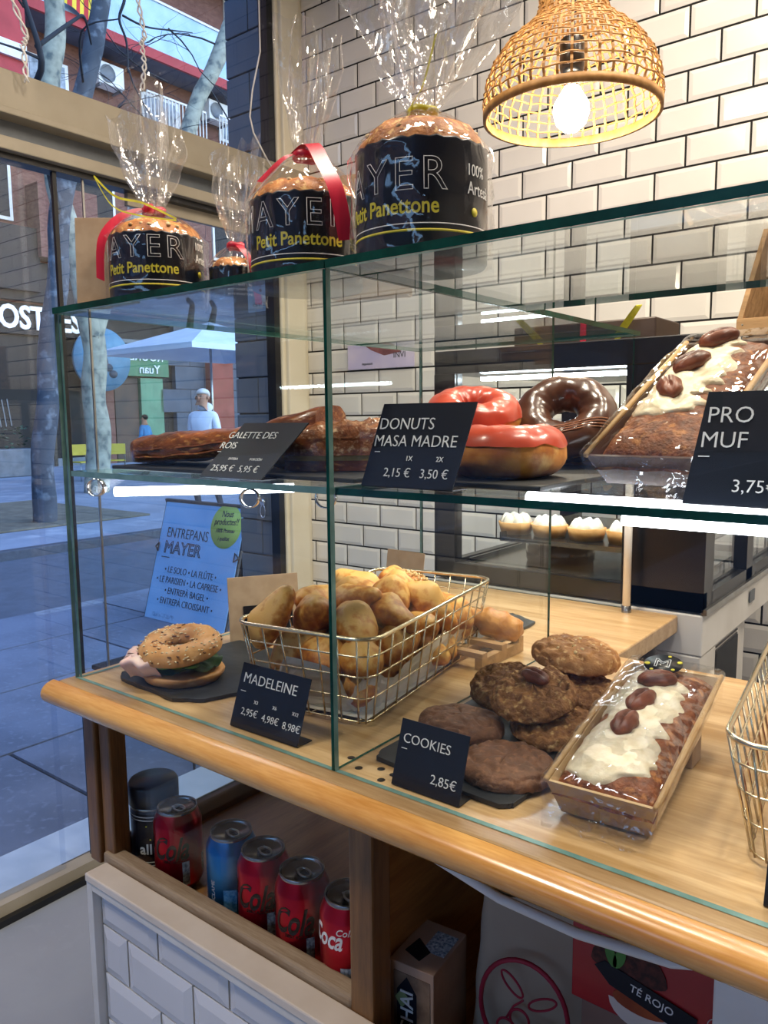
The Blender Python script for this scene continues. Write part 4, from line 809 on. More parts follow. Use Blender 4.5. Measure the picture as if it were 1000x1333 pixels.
SUG = MF('caramel_sugar_top', 'A8683A', '7A3F1D', 45, .35, coat=.4, bump=.8, bscale=150, c3='DDB58C', s3=60)
def wedge(z0, z1, amp, seed, top=True):
    def f(u, v):
        s_ = 2*u-1; t_ = v; x = -.065+.13*t_; hw = .012+.050*(1-t_*.35) if False else .052*(.55+.45*math.sin(PI*min(1, t_+.25)))
        y = s_*hw; e = max(0, 1-abs(s_)**8)*max(0, 1-abs(2*t_-1)**10); zz = z0+(z1-z0)*(e**.35)*(.82+.25*t_)+amp*nv((x, y, 0), 55, seed)*e+amp*.6*abs(nv((x, y, 0), 160, seed))*e
        return Vector((x, y, zz))
    return f
G().grid(wedge(.018, .056, .008, 4), 44, 60).build('sugar_crust', SUG, gs)
def wside(z0, z1, sh):
    def f(u, v):
        k = u*2*PI; c, s_ = math.cos(k), math.sin(k); t_ = .5+.5*(abs(c)**.4)*(1 if c > 0 else -1); sy = (abs(s_)**.4)*(1 if s_ > 0 else -1)
        hw = .052*(.55+.45*math.sin(PI*min(1, t_+.25)))*sh; x = (-.065+.13*t_)*sh; return Vector((x+.001*nv((x, v*9, k), 9), sy*hw+.0015*nv((k, v*5, 1), 3), z0+(z1-z0)*v))
    return f
G().grid(wside(0, .012, .98), 80, 5, cu=True).build('base_layer', GAL, gs); G().grid(wside(.011, .020, .93), 80, 5, cu=True).build('cream_filling', MF('almond_cream', 'E6C26A', 'D3A850', 40, .5, sss=.1), gs); G().grid(wside(.019, .038, .985), 80, 6, cu=True).build('flaky_side', GAL, gs)
g = G(); g.ball((-.066, -.022, .010), (.020, .013, .009), 18, 10, fn=lambda p: p*(1+.25*nv(p, 120, 6))); g.build('filling_crumb', MATS['almond_cream'], gs)
FRY = MF('fried_dough', 'E39A3E', 'B8681E', 16, .55, bump=.35, bscale=60, c3='E9B765', s3=14)
REDG = MF('red_glaze', 'D2583F', 'BE4632', 10, .3, coat=.3, bump=.15, bscale=25)
CHG = MF('dark_chocolate_glaze', '5C3A2A', '482A1D', 12, .28, coat=.3, bump=.15, bscale=40)
def donut(lb, loc, rot, R=.036, r=.0235, glaze=REDG, seed=1, stripes=False, sx=1.0, full=False):
    t = thing('doughnut', lb, 'doughnut', loc, rot)
    def tor(off, lo_v, hi_v, drip=0):
        def f(u, v):
            a = 2*PI*u; b = lo_v+(hi_v-lo_v)*v
            if drip: b = lo_v+.30*nv((math.cos(a)*2, math.sin(a)*2, 0), 1.6, seed)*(1-v)+(hi_v-lo_v+.2*nv((math.cos(a)*2, math.sin(a)*2, 5), 1, seed)*v)*v
            rr = r+off+.0016*nv((math.cos(a)*3, math.sin(a)*3, b), 1.3, seed+2); n_ = .0012*nv((math.cos(a)*R, math.sin(a)*R, b*.02), 70, seed)
            x = R+(rr+n_)*math.cos(b); return Vector((x*math.cos(a)*sx, x*math.sin(a), (rr+n_)*math.sin(b)*.98))
        return f
    G().grid(tor(0, 0, 2*PI), 56, 28, cu=True, cv=True).build('dough', FRY, t)
    G().grid(tor(.0015, .25 if not full else -.7, PI-.2 if not full else PI+.5, 1), 64, 22, cu=True).build('glaze', glaze, t)
    if stripes:
        for k in range(4):
            y0 = -.026+.004*k; pts = []
            for i in range(30):
                xx = -.058+.116*i/29; yy = y0*.9+.012+.35*xx+(-.032 if True else 0)*1; rad = math.hypot(xx, yy); d = abs(rad-R)
                if d < r*.97: pts.append((xx*sx, yy, math.sqrt(max(0, (r+.0022)**2-d*d))*.98))
                elif len(pts) > 1: break
                else: pts = []
            if len(pts) > 2: G().tube(pts, .0008, 5).build('chocolate_stripe', M('milk_chocolate', '9A6240', None, rough=.3), t)
    return t
donut('red-glazed doughnut lying flat, lower of the pair beside the dark card', (-.398, .155, ZSS+.0310), (0, 0, .4), R=.037, r=.0262, seed=3)
donut('red-glazed doughnut tilted on top behind the dark card, upper of the pair', (-.478, .225, ZSS+.070), (.30, -.18, 1.2), R=.033, r=.022, seed=5)
donut('plain fried doughnut lying under the upper red-glazed one', (-.470, .235, ZSS+.0252), (0, 0, 2), R=.033, r=.0200, seed=9)
donut('plain chocolate doughnut lying under the tilted striped one', (-.398, .375, ZSS+.026), (0, 0, .9), R=.030, r=.0205, glaze=CHG, seed=6, full=True)
donut('dark chocolate doughnut with thin stripes propped up to show its hole', (-.408, .320, ZSS+.066), (.85, .05, .30), R=.038, r=.0215, glaze=CHG, seed=7, stripes=True, full=True)
# ------------------------------------------------------------------ wrapped loaf cakes
LOAFM = MF('spiced_loaf', '8A4A20', '5E2D12', 40, .55, bump=.8, bscale=140, c3='B27236', s3=35)
ICE = MF('cream_icing', 'E9DDC4', 'DCCBAA', 25, .4, bump=.5, bscale=70, sss=.1)
PEC = MF('pecan', '8A4C32', '542A1A', 30, .4, stretch=(1, .2, 1), bump=.5, bscale=70)
TRAYB = M('brown_tray', '4A2C1E', '3A2116', 8, .4, coat=.2); TRAYK = M('kraft_tray', 'C6A97E', 'B3946A', 12, .55); RIMB = M('beige_rim', 'CBA673', 'B98F58', 20, .5)
def pecan(p, loc, rot, s=1.0):
    def f(q):
        return Vector((q.x*(1+.10*math.sin(q.y*420)), q.y, q.z*(1+.28*abs(math.sin(q.x*430/s)))-(.0012*s if abs(q.x) < .0010*s else 0)))
    return G().ball((0, 0, 0), (.0088*s, .0158*s, .0060*s), 24, 12, fn=f).build('pecan', PEC, p, loc, rot)
def loaf(lb, F, Rr, w_, h, tray, icing, pecs, seed, label=False, iy=(.10, .84)):
    F, Rr = Vector(F), Vector(Rr); Lv = Rr-F; L = Lv.length; yv = Lv.normalized(); xv = yv.cross(Vector((0, 0, 1))).normalized(); zv = xv.cross(yv)
    t = thing('wrapped_loaf_cake', lb, 'loaf cake', F); t.rotation_euler = Matrix((xv, yv, zv)).transposed().to_euler()
    b = .82   # tray tapers to its base
    g = G(); W, B_ = w_/2, w_/2*b; e = .010
    g.add([(-W, 0, 0), (W, 0, 0), (W, L, 0), (-W, L, 0), (-B_, e, -h), (B_, e, -h), (B_, L-e, -h), (-B_, L-e, -h), (-W+.003, .003, 0), (W-.003, .003, 0), (W-.003, L-.003, 0), (-W+.003, L-.003, 0), (-B_+.003, e+.003, -h+.003), (B_-.003, e+.003, -h+.003), (B_-.003, L-e-.003, -h+.003), (-B_+.003, L-e-.003, -h+.003)],
          [(0, 1, 5, 4), (1, 2, 6, 5), (2, 3, 7, 6), (3, 0, 4, 7), (4, 5, 6, 7), (8, 12, 13, 9), (9, 13, 14, 10), (10, 14, 15, 11), (11, 15, 12, 8), (0, 8, 9, 1), (1, 9, 10, 2), (2, 10, 11, 3), (3, 11, 8, 0), (12, 15, 14, 13)]); g.build('paper_tray', tray, t)
    g = G()
    for s_ in (-1, 1): g.tube([(s_*W, 0, .0005), (s_*(W+.001), L*.5, .001), (s_*W, L, .0005)], .0028, 8)
    g.build('rolled_rim', RIMB, t)
    def surf(x, y):
        s_ = x/(W-.003); q = (y-.003)/(L-.006)*2-1; e_ = max(0, 1-abs(s_)**3.2)**.6*max(0, 1-abs(q)**9)**.6
        return -.016+.026*e_+.0028*nv((x, y, 0), 55, seed)+.0012*nv((x, y, 0), 160, seed)
    G().grid(lambda u, v: Vector(((2*u-1)*(W-.003), .003+v*(L-.006), surf((2*u-1)*(W-.003), .003+v*(L-.006)))), 40, 80).build('cake', LOAFM, t)
    def icef(u, v):
        y = L*(iy[0]+iy[1]*v); s_ = 2*u-1; xc = -W*.20+W*.10*math.sin(v*5+seed); hw = W*(.76+.12*math.sin(v*11+seed)+.30*nv((v*9, s_, 0), 1.8, seed))*max(0, 1-abs(2*v-1)**5)**.5
        x = max(-W*.93, min(W*.8, xc+s_*hw)); rim = max(0, 1-abs(s_)**6)*max(0, 1-abs(2*v-1)**12); return Vector((x, y, surf(x, y)-.0015+.0055*rim**.4+.0012*nv((x, y, 2), 90, seed)*rim))
    G().grid(icef, 30, 80).build('icing', icing, t)
    for k, (px, py, a) in enumerate(pecs): pecan(t, (px*W, py*L, surf(px*W, py*L)+.007), (0, 0, a), 1.3)
    def wrap(u, v):      # film sleeve stretched over tray and cake
        a = 2*PI*u; y = -.004+(L+.008)*v; c, s_ = math.cos(a), math.sin(a); x = (W+.0035)*(abs(c)**.35)*(1 if c > 0 else -1)
        if s_ < 0: x *= 1-(1-b)*(-s_)**.8
        z = (.0135*(s_**.5)*(1-.35*abs(2*v-1)**4)) if s_ > 0 else -(h+.002)*((-s_)**.6)
        k = nv((x*1.5, y*.6, z), 60, seed+3); k2 = nv((x*.4, y, z), 130, seed+5); return Vector((x*(1+.03*k), y, z+(.0022*k+.0012*k2)*(1 if s_ > 0 else .3)))
    G().grid(wrap, 64, 70, cu=True, sm=True).build('film_sleeve', CELLO2, t)
    for e0, d in ((0, -1), (L, 1)):
        def endf(u, v, e0=e0, d=d):
            x = (2*u-1)*(W+.003)*(1-.10*v); y = e0+d*(.004+.016*v**1.4*(.35 if d > 0 else 1)); z = -h*.10-h*.92*v+.008*(1-v)+.006*nv((x, v, 0), 45, seed+8)*v; return Vector((x, y+.003*math.sin(x*190)*v, z))
        G().grid(endf, 30, 12, sm=False).build('film_end', CELLO2, t)
    if label:
        lb_ = G().lathe([(0, 0), (.020, 0), (.020, .0008), (0, .0008)], 32).build('round_label', M('black_label', '16181C', None, rough=.3), t, (-.006, L*.90, .0165), (.05, 0, 0)); txt('M', .024, PRINTW, lb_, (0, -.008, .0015), (0, 0, .1), outline=.0004)
        for k, (a, rr, s_) in enumerate(((.4, .017, .0028), (1.4, .0165, .002), (3.4, .0165, .003), (4.2, .0175, .002), (5.6, .016, .002))): G().lathe([(0, 0), (s_, 0), (s_, .0004), (0, .0004)], 10).build('yellow_dot', PRINTY, lb_, (rr*math.cos(a), rr*math.sin(a), .0009))
    return t
loaf('film-wrapped iced loaf cake with pecans leaning up on the glass shelf', (-.236, .098, 1.394), (-.218, .318, 1.507), .100, .034, TRAYB, ICE, [(-.22, .42, .5), (-.18, .63, -.6), (-.06, .87, -.9)], 2, iy=(.24, .72))
loaf('film-wrapped iced loaf cake with round black label lying on the worktop', (-.244, .047, 1.108), (-.258, .292, 1.150), .096, .036, TRAYK, ICE, [(-.14, .38, -.1), (-.12, .57, -.3), (-.06, .76, -1.1)], 6, label=True, iy=(.04, .86))
loaf('second wrapped loaf cake half hidden behind the right dark card', (-.135, .24, 1.405), (-.100, .44, 1.430), .095, .036, TRAYB, ICE, [(0, .4, .3)], 11)
rs = G().add([(-.04, 0, 0), (.04, 0, 0), (.04, .10, .0), (-.04, .10, .0), (-.04, .09, .048), (.04, .09, .048), (.04, .10, .050), (-.04, .10, .050)], [(0, 3, 2, 1), (0, 1, 5, 4), (3, 7, 6, 2), (4, 5, 6, 7), (0, 4, 7, 3), (1, 2, 6, 5)]).build('wedge_riser', MATS['acrylic'], loc=(-.222, .18, ZSS)); tag(rs, 'clear wedge riser holding up the leaning loaf cake', 'riser')
rs2 = G().box(-.04, 0, 0, .04, .03, .030).build('prop_block', KRAFT, loc=(-.256, .22, ZT), bevel=.001); tag(rs2, 'small kraft prop under the far end of the worktop loaf cake', 'block')
# ------------------------------------------------------------------ wire baskets
def rrect(hx, hy, r, n=6):
    out = []
    for cx, cy, a0 in ((hx-r, hy-r, 0), (-hx+r, hy-r, 90), (-hx+r, -hy+r, 180), (hx-r, -hy+r, 270)):
        for k in range(n+1): a = math.radians(a0+90*k/n); out.append((cx+r*math.cos(a), cy+r*math.sin(a)))
    return out
def basket(lb, loc, rot, hx, hy, h, bx, by, dz=0, wn=(7, 12)):
    t = thing('wire_basket', lb, 'basket', loc, rot)
    G().tube([(x, y, h) for x, y in rrect(hx, hy, .028)], .0026, 8, closed=True).build('rim', GOLD, t)
    for k in range(4):
        f = (.02, .30, .56, .80)[k]; G().tube([(x, y, .003+(h-.003)*f) for x, y in rrect(bx+(hx-bx)*f, by+(hy-by)*f, .016+.010*f, 4)], .0012, 5, closed=True).build('ring_wire', GOLD, t)
    def w(a, b): G().tube([a, b], .0012, 5).build('wire', GOLD, t)
    nx, ny = wn
    for i in range(nx):
        s = -1+2*(i+.5)/nx*1.0
        for e in (-1, 1): w((s*bx, e*by, .003), (s*(hx-.006), e*hy, h))
    for i in range(ny):
        s = -1+2*(i+.5)/ny
        for e in (-1, 1): w((e*bx, s*by, .003), (e*hx, s*(hy-.006), h))
    for e in (-1, 1):
        for q in (-1, 1): w((e*(bx-.004), q*(by-.004), .003), (e*(hx-.008), q*(hy-.008), h))
    for i in range(5): s = -.8+.4*i; w((s*bx, -by, .003), (s*bx, by, .003))
    return t
BL = Vector((-.655, .262, ZT)); BR = math.radians(9.5)
bk = basket('champagne wire basket heaped with golden madeleines', BL, (0, 0, BR), .0985, .192, .110, .080, .172)
def linerf(u, v):
    a = 2*PI*u; c, s_ = math.cos(a), math.sin(a); q = v; k = .92+.10*q
    x = .075*k*(abs(c)**.35)*(1 if c > 0 else -1); y = .165*k*(abs(s_)**.35)*(1 if s_ > 0 else -1); top = .044+.018*math.sin(a*7)+.016*nv((c*2, s_*2, 0), 2, 5)
    return Vector((x+.004*nv((c*5, s_*5, v*3), 2, 2), y+.004*nv((c*5, s_*5, v*3), 2, 6), .006+top*q))
pp = G().grid(linerf, 90, 8, cu=True, sm=False).box(-.074, -.16, .0045, .074, .16, .0055).build('paper_liner', PAPER, loc=BL, rot=(0, 0, BR)); tag(pp, 'crumpled white baking paper lining the madeleine basket', 'paper')
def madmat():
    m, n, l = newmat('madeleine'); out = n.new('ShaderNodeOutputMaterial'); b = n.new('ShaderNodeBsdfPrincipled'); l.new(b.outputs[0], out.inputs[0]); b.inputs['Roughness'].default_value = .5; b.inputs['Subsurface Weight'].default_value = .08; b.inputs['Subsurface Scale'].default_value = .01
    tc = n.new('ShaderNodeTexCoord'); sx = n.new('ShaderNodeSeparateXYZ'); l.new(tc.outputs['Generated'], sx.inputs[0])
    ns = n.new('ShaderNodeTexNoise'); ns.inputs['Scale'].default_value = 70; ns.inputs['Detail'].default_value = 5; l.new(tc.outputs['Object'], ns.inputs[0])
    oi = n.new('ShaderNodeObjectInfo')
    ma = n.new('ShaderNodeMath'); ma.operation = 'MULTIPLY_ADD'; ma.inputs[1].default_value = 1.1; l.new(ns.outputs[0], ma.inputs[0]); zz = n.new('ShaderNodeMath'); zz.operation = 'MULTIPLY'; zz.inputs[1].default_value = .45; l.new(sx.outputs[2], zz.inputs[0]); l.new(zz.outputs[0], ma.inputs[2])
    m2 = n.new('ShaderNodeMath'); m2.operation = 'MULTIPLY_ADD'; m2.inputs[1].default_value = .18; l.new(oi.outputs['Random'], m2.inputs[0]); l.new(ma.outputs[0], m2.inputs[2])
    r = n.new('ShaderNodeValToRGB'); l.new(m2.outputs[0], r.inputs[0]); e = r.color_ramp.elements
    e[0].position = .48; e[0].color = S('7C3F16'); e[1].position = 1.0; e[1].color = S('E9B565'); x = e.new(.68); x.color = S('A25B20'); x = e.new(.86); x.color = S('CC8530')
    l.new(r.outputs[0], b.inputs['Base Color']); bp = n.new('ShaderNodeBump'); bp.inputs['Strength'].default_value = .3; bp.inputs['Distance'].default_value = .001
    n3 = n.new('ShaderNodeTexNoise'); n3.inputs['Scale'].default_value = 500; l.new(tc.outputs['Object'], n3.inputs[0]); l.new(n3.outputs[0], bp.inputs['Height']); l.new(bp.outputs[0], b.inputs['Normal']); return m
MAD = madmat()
def madmesh(seed):
    def f(u, v):
        a = 2*PI*u; b = PI*(v-.5); c, s_ = math.cos(a), math.sin(a); cb, sb = math.cos(b), math.sin(b)
        hx = .046+.006*c; hy = .0290*(1+.12*c)*(1-.30*c*c); x = hx*c*cb**.85; y = hy*s_*cb**.8
        if sb < 0: z = .018*sb*(1+.10*math.cos(a*11)*cb)
        else: z = .020*sb+.010*math.exp(-((x+.004)**2+y*y)/.0003)
        k = nv((x, y, z), 45, seed)*.0022; return Vector((x*(1+k*10), y*(1+k*10), z+k))
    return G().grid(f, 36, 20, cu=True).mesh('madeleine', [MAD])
mm = [madmesh(k) for k in range(4)]
Rb = Matrix.Rotation(BR, 4, 'Z'); r2 = random.Random(12)
MW = ['at the left front corner of the basket', 'leaning on the front rim of the basket', 'in the front row of the heap', 'near the right front corner of the basket', 'on the left side of the heap', 'near the middle of the heap', 'on top of the heap', 'against the right side of the basket', 'toward the back of the heap', 'at the back left of the basket', 'at the back right of the basket', 'low in the basket behind the wires']
LOWR = [(x, y) for y in (-.125, -.07, -.01, .045, .10, .145) for x in (-.042, .040)]
spots = [(x, y, .032, 0) for x, y in LOWR]
spots += [(-.050, -.125, .066, 1), (.0, -.135, .062, 1), (.048, -.130, .064, 1), (-.055, -.070, .068, 1), (.008, -.080, .070, 1), (.058, -.065, .066, 1), (-.045, -.005, .070, 1), (.020, -.020, .072, 1), (.060, .010, .066, 1), (-.052, .055, .068, 1), (.005, .045, .072, 1), (.055, .075, .066, 1), (-.050, .115, .068, 1), (.008, .110, .068, 1), (.055, .135, .064, 1)]
spots += [(-.070, -.150, .104, 2), (-.030, -.110, .104, 2), (.022, -.100, .100, 2), (-.060, -.055, .106, 2), (-.012, -.050, .110, 2), (.040, -.045, .100, 2), (-.040, .005, .108, 2), (.015, .010, .110, 2), (-.060, .060, .104, 2), (-.005, .070, .106, 2), (.045, .060, .098, 2), (-.035, .120, .100, 2)]
for i, (x, y, z, lv) in enumerate(spots):
    p = Rb @ Vector((x, y, z)); k = ('bottom layer', 'middle layer', 'topmost layer')[lv]
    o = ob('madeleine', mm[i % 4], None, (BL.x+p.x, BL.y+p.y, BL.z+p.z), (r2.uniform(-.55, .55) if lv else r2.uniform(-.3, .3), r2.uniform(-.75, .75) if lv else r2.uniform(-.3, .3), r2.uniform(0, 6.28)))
    if i == 27: o.rotation_euler = (.2, -1.05, .6)
    sd = ('left' if x < -.02 else 'right' if x > .021 else 'middle'); dp = ('front row' if y < -.115 else 'second row' if y < -.06 else 'third row' if y < 0 else 'fourth row' if y < .058 else 'fifth row' if y < .115 else 'back row')
    tag(o, 'golden madeleine in the %s of the wire basket, %s side, %s' % (k, sd, dp), 'madeleine', 'madeleines heaped in the wire basket')
# seeded bun and a glazed roll at the back of the basket
sb = thing('seeded_bun', 'round bun crusted with seeds and flakes behind the madeleines', 'bun', (-.712, .395, ZT+.085), (.15, .1, 0))
G().ball((0, 0, 0), (.050, .046, .030), 32, 18, fn=lambda p: p*(1+.08*nv(p, 40, 2))).build('bread', DOUGH, sb)
g = G()
for i in range(220): a = rnd.random()*6.28; b = rnd.uniform(.1, 1.5); d = Vector((math.cos(a)*math.cos(b), math.sin(a)*math.cos(b), math.sin(b))); p = Vector((d.x*.0515, d.y*.0475, d.z*.0315)); g.ball(p, (.0042, .0022, .0012), 6, 4, rot=Euler((rnd.random()*3, rnd.random()*3, rnd.random()*3)).to_matrix())
tag(g.build('seeds', MF('oat_flakes', 'E6CC98', 'B98F54', 60, .6), sb), kind='stuff')
cr2 = thing('glazed_roll', 'small glazed brown roll beyond the right rear corner of the basket', 'pastry', (-.575, .455, ZT+.042), (0, .3, .5)); G().ball((0, 0, 0), (.045, .022, .022), 28, 16, fn=lambda p: p*(1+.16*math.sin(p.x*260)*.6+.06*nv(p, 60, 3))).build('roll', DOUGH, cr2)
# small slatted wood riser
wr = thing('slatted_riser', 'small pale wooden slatted riser right of the basket', 'riser', (-.560, .415, ZT), (0, 0, -.02))
for y in (-.055, 0.0, .05): G().box(-.045, y, .016, .016, y+.014, .024).build('slat', CRATE, wr)
for x in (-.045, .004): G().box(x, -.055, 0, x+.012, .064, .016).build('runner', CRATE, wr)
# right basket with brown cakes
b2 = basket('champagne wire basket cut off by the right edge of the photo', (-.055, .232, ZT), (0, 0, math.radians(5.6)), .110, .165, .105, .090, .145)
COCO = MF('cocoa_cake', '9A4A22', '7A3616', 60, .75, bump=.7, bscale=200)
def cakeb(lb, x, y, z, rz):
    def f(u, v):
        a = 2*PI*u; b = PI*(v-.5); q = lambda t, e: (abs(t)**e)*(1 if t > 0 else -1); c = Vector((.036*q(math.cos(a), .3)*q(math.cos(b), .3), .062*q(math.sin(a), .3)*q(math.cos(b), .3), .024*q(math.sin(b), .35))); return c*(1+.03*nv(c, 60, 3))
    o = G().grid(f, 40, 20, cu=True).build('cocoa_cake', COCO, loc=(x, y, z), rot=(0, 0, rz)); return tag(o, lb, 'cake', 'cocoa cakes in the right basket')
cakeb('reddish brown cocoa cake nearest the front in the right wire basket', -.078, .145, ZT+.033, .10); cakeb('reddish brown cocoa cake at the back of the right wire basket', -.088, .285, ZT+.033, .10)
tag(G().box(-.075, -.11, 0, .06, .14, .001).add([(-.075, -.11, 0), (.06, -.11, 0), (.06, -.125, .02), (-.075, -.128, .012)], [(0, 1, 2, 3)]).build('paper_liner', PAPER, loc=(-.045, .21, ZT+.0055), rot=(0, 0, .10)), 'white paper under the cakes in the right wire basket', 'paper')
# ------------------------------------------------------------------ bagel sandwich
bg_ = thing('bagel_sandwich', 'seeded bagel sandwich with folded ham and green leaves on slate', 'sandwich', (-.856, .084, ZT+.0055), (0, 0, .3)); bg_.scale = (.86, .86, .92)
BAG = MF('bagel_crust', 'DDA566', 'C48748', 9, .45, coat=.1, bump=.2, bscale=70, c3='E6B57A', s3=14)
def tr(R, r, zs, z0, half, seed, ex=1.0, hz=0):
    def f(u, v):
        a = 2*PI*u; b = 2*PI*v; n_ = .002*nv((math.cos(a)*3, math.sin(a)*3, b), 1, seed); rr = r+n_; z = rr*math.sin(b)*zs
        if half > 0 and z < 0: z *= .30
        if half < 0 and z > 0: z *= .25
        q = R+rr*math.cos(b); return Vector((q*math.cos(a)*ex, q*math.sin(a), z0+z+hz*math.cos(a)))
    return f
G().grid(tr(.038, .025, .70, .012, -1, 4, 1.05), 48, 24, cu=True, cv=True).build('bottom_half', BAG, bg_)
G().grid(tr(.0420, .0215, 1.0, .041, 1, 1, 1.04), 56, 28, cu=True, cv=True).build('top_half', BAG, bg_, (0, 0, .004), (.16, 0, 0))
G().grid(lambda u, v: Vector(((.010+.050*v)*math.cos(2*PI*u)*1.05, (.010+.050*v)*math.sin(2*PI*u), .024+.004*math.sin(u*40+v*5)*v+.003*nv((u*9, v*3, 0), 2, 2))), 60, 8, cu=True).build('lettuce', MF('dark_leaf', '3C5A2C', '2A4420', 30, .5), bg_)
g = G()
for k in range(9): a = 2.2+k*.42; g.lathe([(0, 0), (.013, 0), (.0135, .0018), (.013, .0035), (0, .0035)], 20, c=(.048*math.cos(a), .048*math.sin(a), .028+.0015*(k % 2)))
g.build('cucumber_slices', M('cucumber', '6E9A48', '4A7A34', 20, .4), bg_)
HAM = MF('ham', 'F2D6CC', 'E6BEB4', 12, .4, sss=.2)
for k, (ax_, ay_, rz) in enumerate(((-.050, -.028, .2), (-.060, -.008, -.4), (-.036, -.044, .9))):
    def hf(u, v, k=k):
        s_ = 2*u-1; return Vector((s_*.028+.004*math.sin(v*7+k), -.004-.028*math.sin(v*PI)*(1-.3*abs(s_))+.003*math.sin(s_*4+k), .030-.034*v+.010*math.sin(v*PI)+.003*math.sin(s_*5+v*3+k)))
    G().grid(hf, 26, 18).build('ham_slice', HAM, bg_, (ax_, ay_, .012), (0, 0, rz-.8))
G().tube([(-.085, -.02, .018), (-.072, -.012, .021), (-.05, -.01, .024)], [.003, .0045, .003], 10).build('green_bean', MATS['cucumber'], bg_)
g = G(); g2 = G()
for i in range(300):
    a = rnd.random()*6.28; b = rnd.uniform(-.2, PI*.95); R_, r_ = .0420, .0220; q = R_+r_*math.cos(b); p = Vector((q*math.cos(a)*1.06, q*math.sin(a), .042+r_*.92*math.sin(b)))
    if p.z < .046: continue
    (g if i % 5 else g2).ball(p, (.0026, .0015, .0009) if i % 5 else (.0044, .0020, .0010), 6, 4, rot=Euler((0, -(b-PI/2)*.9 if False else 0, rnd.random()*6)).to_matrix())
tag(g.build('sesame_seeds', M('sesame', 'F0DDB4', None, rough=.5), bg_, (0, 0, .004), (.16, 0, 0)), kind='stuff'); tag(g2.build('linseeds', M('linseed', '6E4420', None, rough=.4), bg_, (0, 0, .004), (.16, 0, 0)), kind='stuff')
# ------------------------------------------------------------------ cookies
C1 = MF('brown_cookie', '7E5438', '60402A', 25, .7, bump=.5, bscale=130, c3='906444', s3=60)
C2 = MF('oat_cookie', '9A6A3A', '6E4420', 40, .8, bump=.9, bscale=170, c3='C09860', s3=55)
C3 = MF('golden_cookie', 'BC854A', '9A6430', 20, .7, bump=.6, bscale=140, c3='D9AC70', s3=50)
def cookie(lb, x, y, z, R, H, mat, seed, tilt=(0, 0), rough=0, crack=1):
    t = thing('cookie', lb, 'cookie', (x, y, z), (tilt[0], tilt[1], seed*.15))
    def f(u, v):
        a = 2*PI*u; q = v*2; rr = R*(1+.05*nv((math.cos(a), math.sin(a), 0), 1.5, seed))
        if q < 1: r = rr*q*.96; z_ = 0
        else: k = (q-1); r = rr*math.cos(k*PI/2)**.45 if k < 1 else 0; z_ = H*math.sin(k*PI/2)**.8
        p = Vector((r*math.cos(a), r*math.sin(a), z_))
        if q >= 1:
            c_ = abs(nv(p, 48, seed)); d = -.0040*crack*max(0, 1-c_*8)+.0022*nv(p, 60, seed+1)+.0010*nv(p, 170, seed+4)
            if rough: d += 1.15*rough*(.6*nv(p, 110, seed+2)+.5*nv(p, 210, seed+3)+.5*max(0, nv(p, 80, seed+6)))
            p += Vector((math.cos(a)*.5*(1-(q-1)), math.sin(a)*.5*(1-(q-1)), 1)).normalized()*d
        return p
    G().grid(f, 90, 60, cu=True).build('biscuit', mat, t); return t
sl = ZT+.0055
cookie('smooth brown cookie lying at the front right of the slate', -.360, .096, sl, .050, .017, C1, 1)
cookie('cracked brown cookie at the front left of the slate behind the card', -.448, .150, sl+.004, .049, .018, C1, 2, (-.05, .04))
c_ = cookie('lumpy oat cookie with a pecan, on top of the pile', -.386, .205, sl+.036, .049, .020, C2, 3, (.24, -.10), rough=.0045); pecan(c_, (.004, .004, .0265), (0, 0, .9), 1.15)
cookie('dark lumpy oat cookie at the bottom right of the pile', -.358, .205, sl+.006, .050, .018, C2, 4, (.10, 0), rough=.0035)
GC = cookie('large golden cookie at the back of the slate, highest of all', -.388, .318, sl+.052, .054, .021, C3, 5, (.06, .05), rough=.0012)
g = G()
for i in range(26):
    a = rnd.random()*6.28; r = .050*math.sqrt(rnd.random()); g.ball((r*math.cos(a), r*math.sin(a), .0195*(1-(r/.056)**4)), (.004, .003, .0025), 6, 5, rot=Euler((0, 0, a)).to_matrix())
tag(g.build('white_chips', M('white_chocolate', 'E6CC98', 'D2B47C', 200, .5), GC), kind='stuff')
cookie('pale oat cookie at the left of the pile behind the glass partition edge', -.452, .262, sl+.016, .045, .018, C2, 6, (.25, -.2), rough=.004)
cookie('brown oat cookie peeking out under the golden one', -.366, .288, sl+.020, .048, .018, C2, 7, (.1, 0), rough=.003)
cookie('golden cookie hidden beneath the large golden one', -.420, .318, sl+.0, .048, .018, C3, 8)
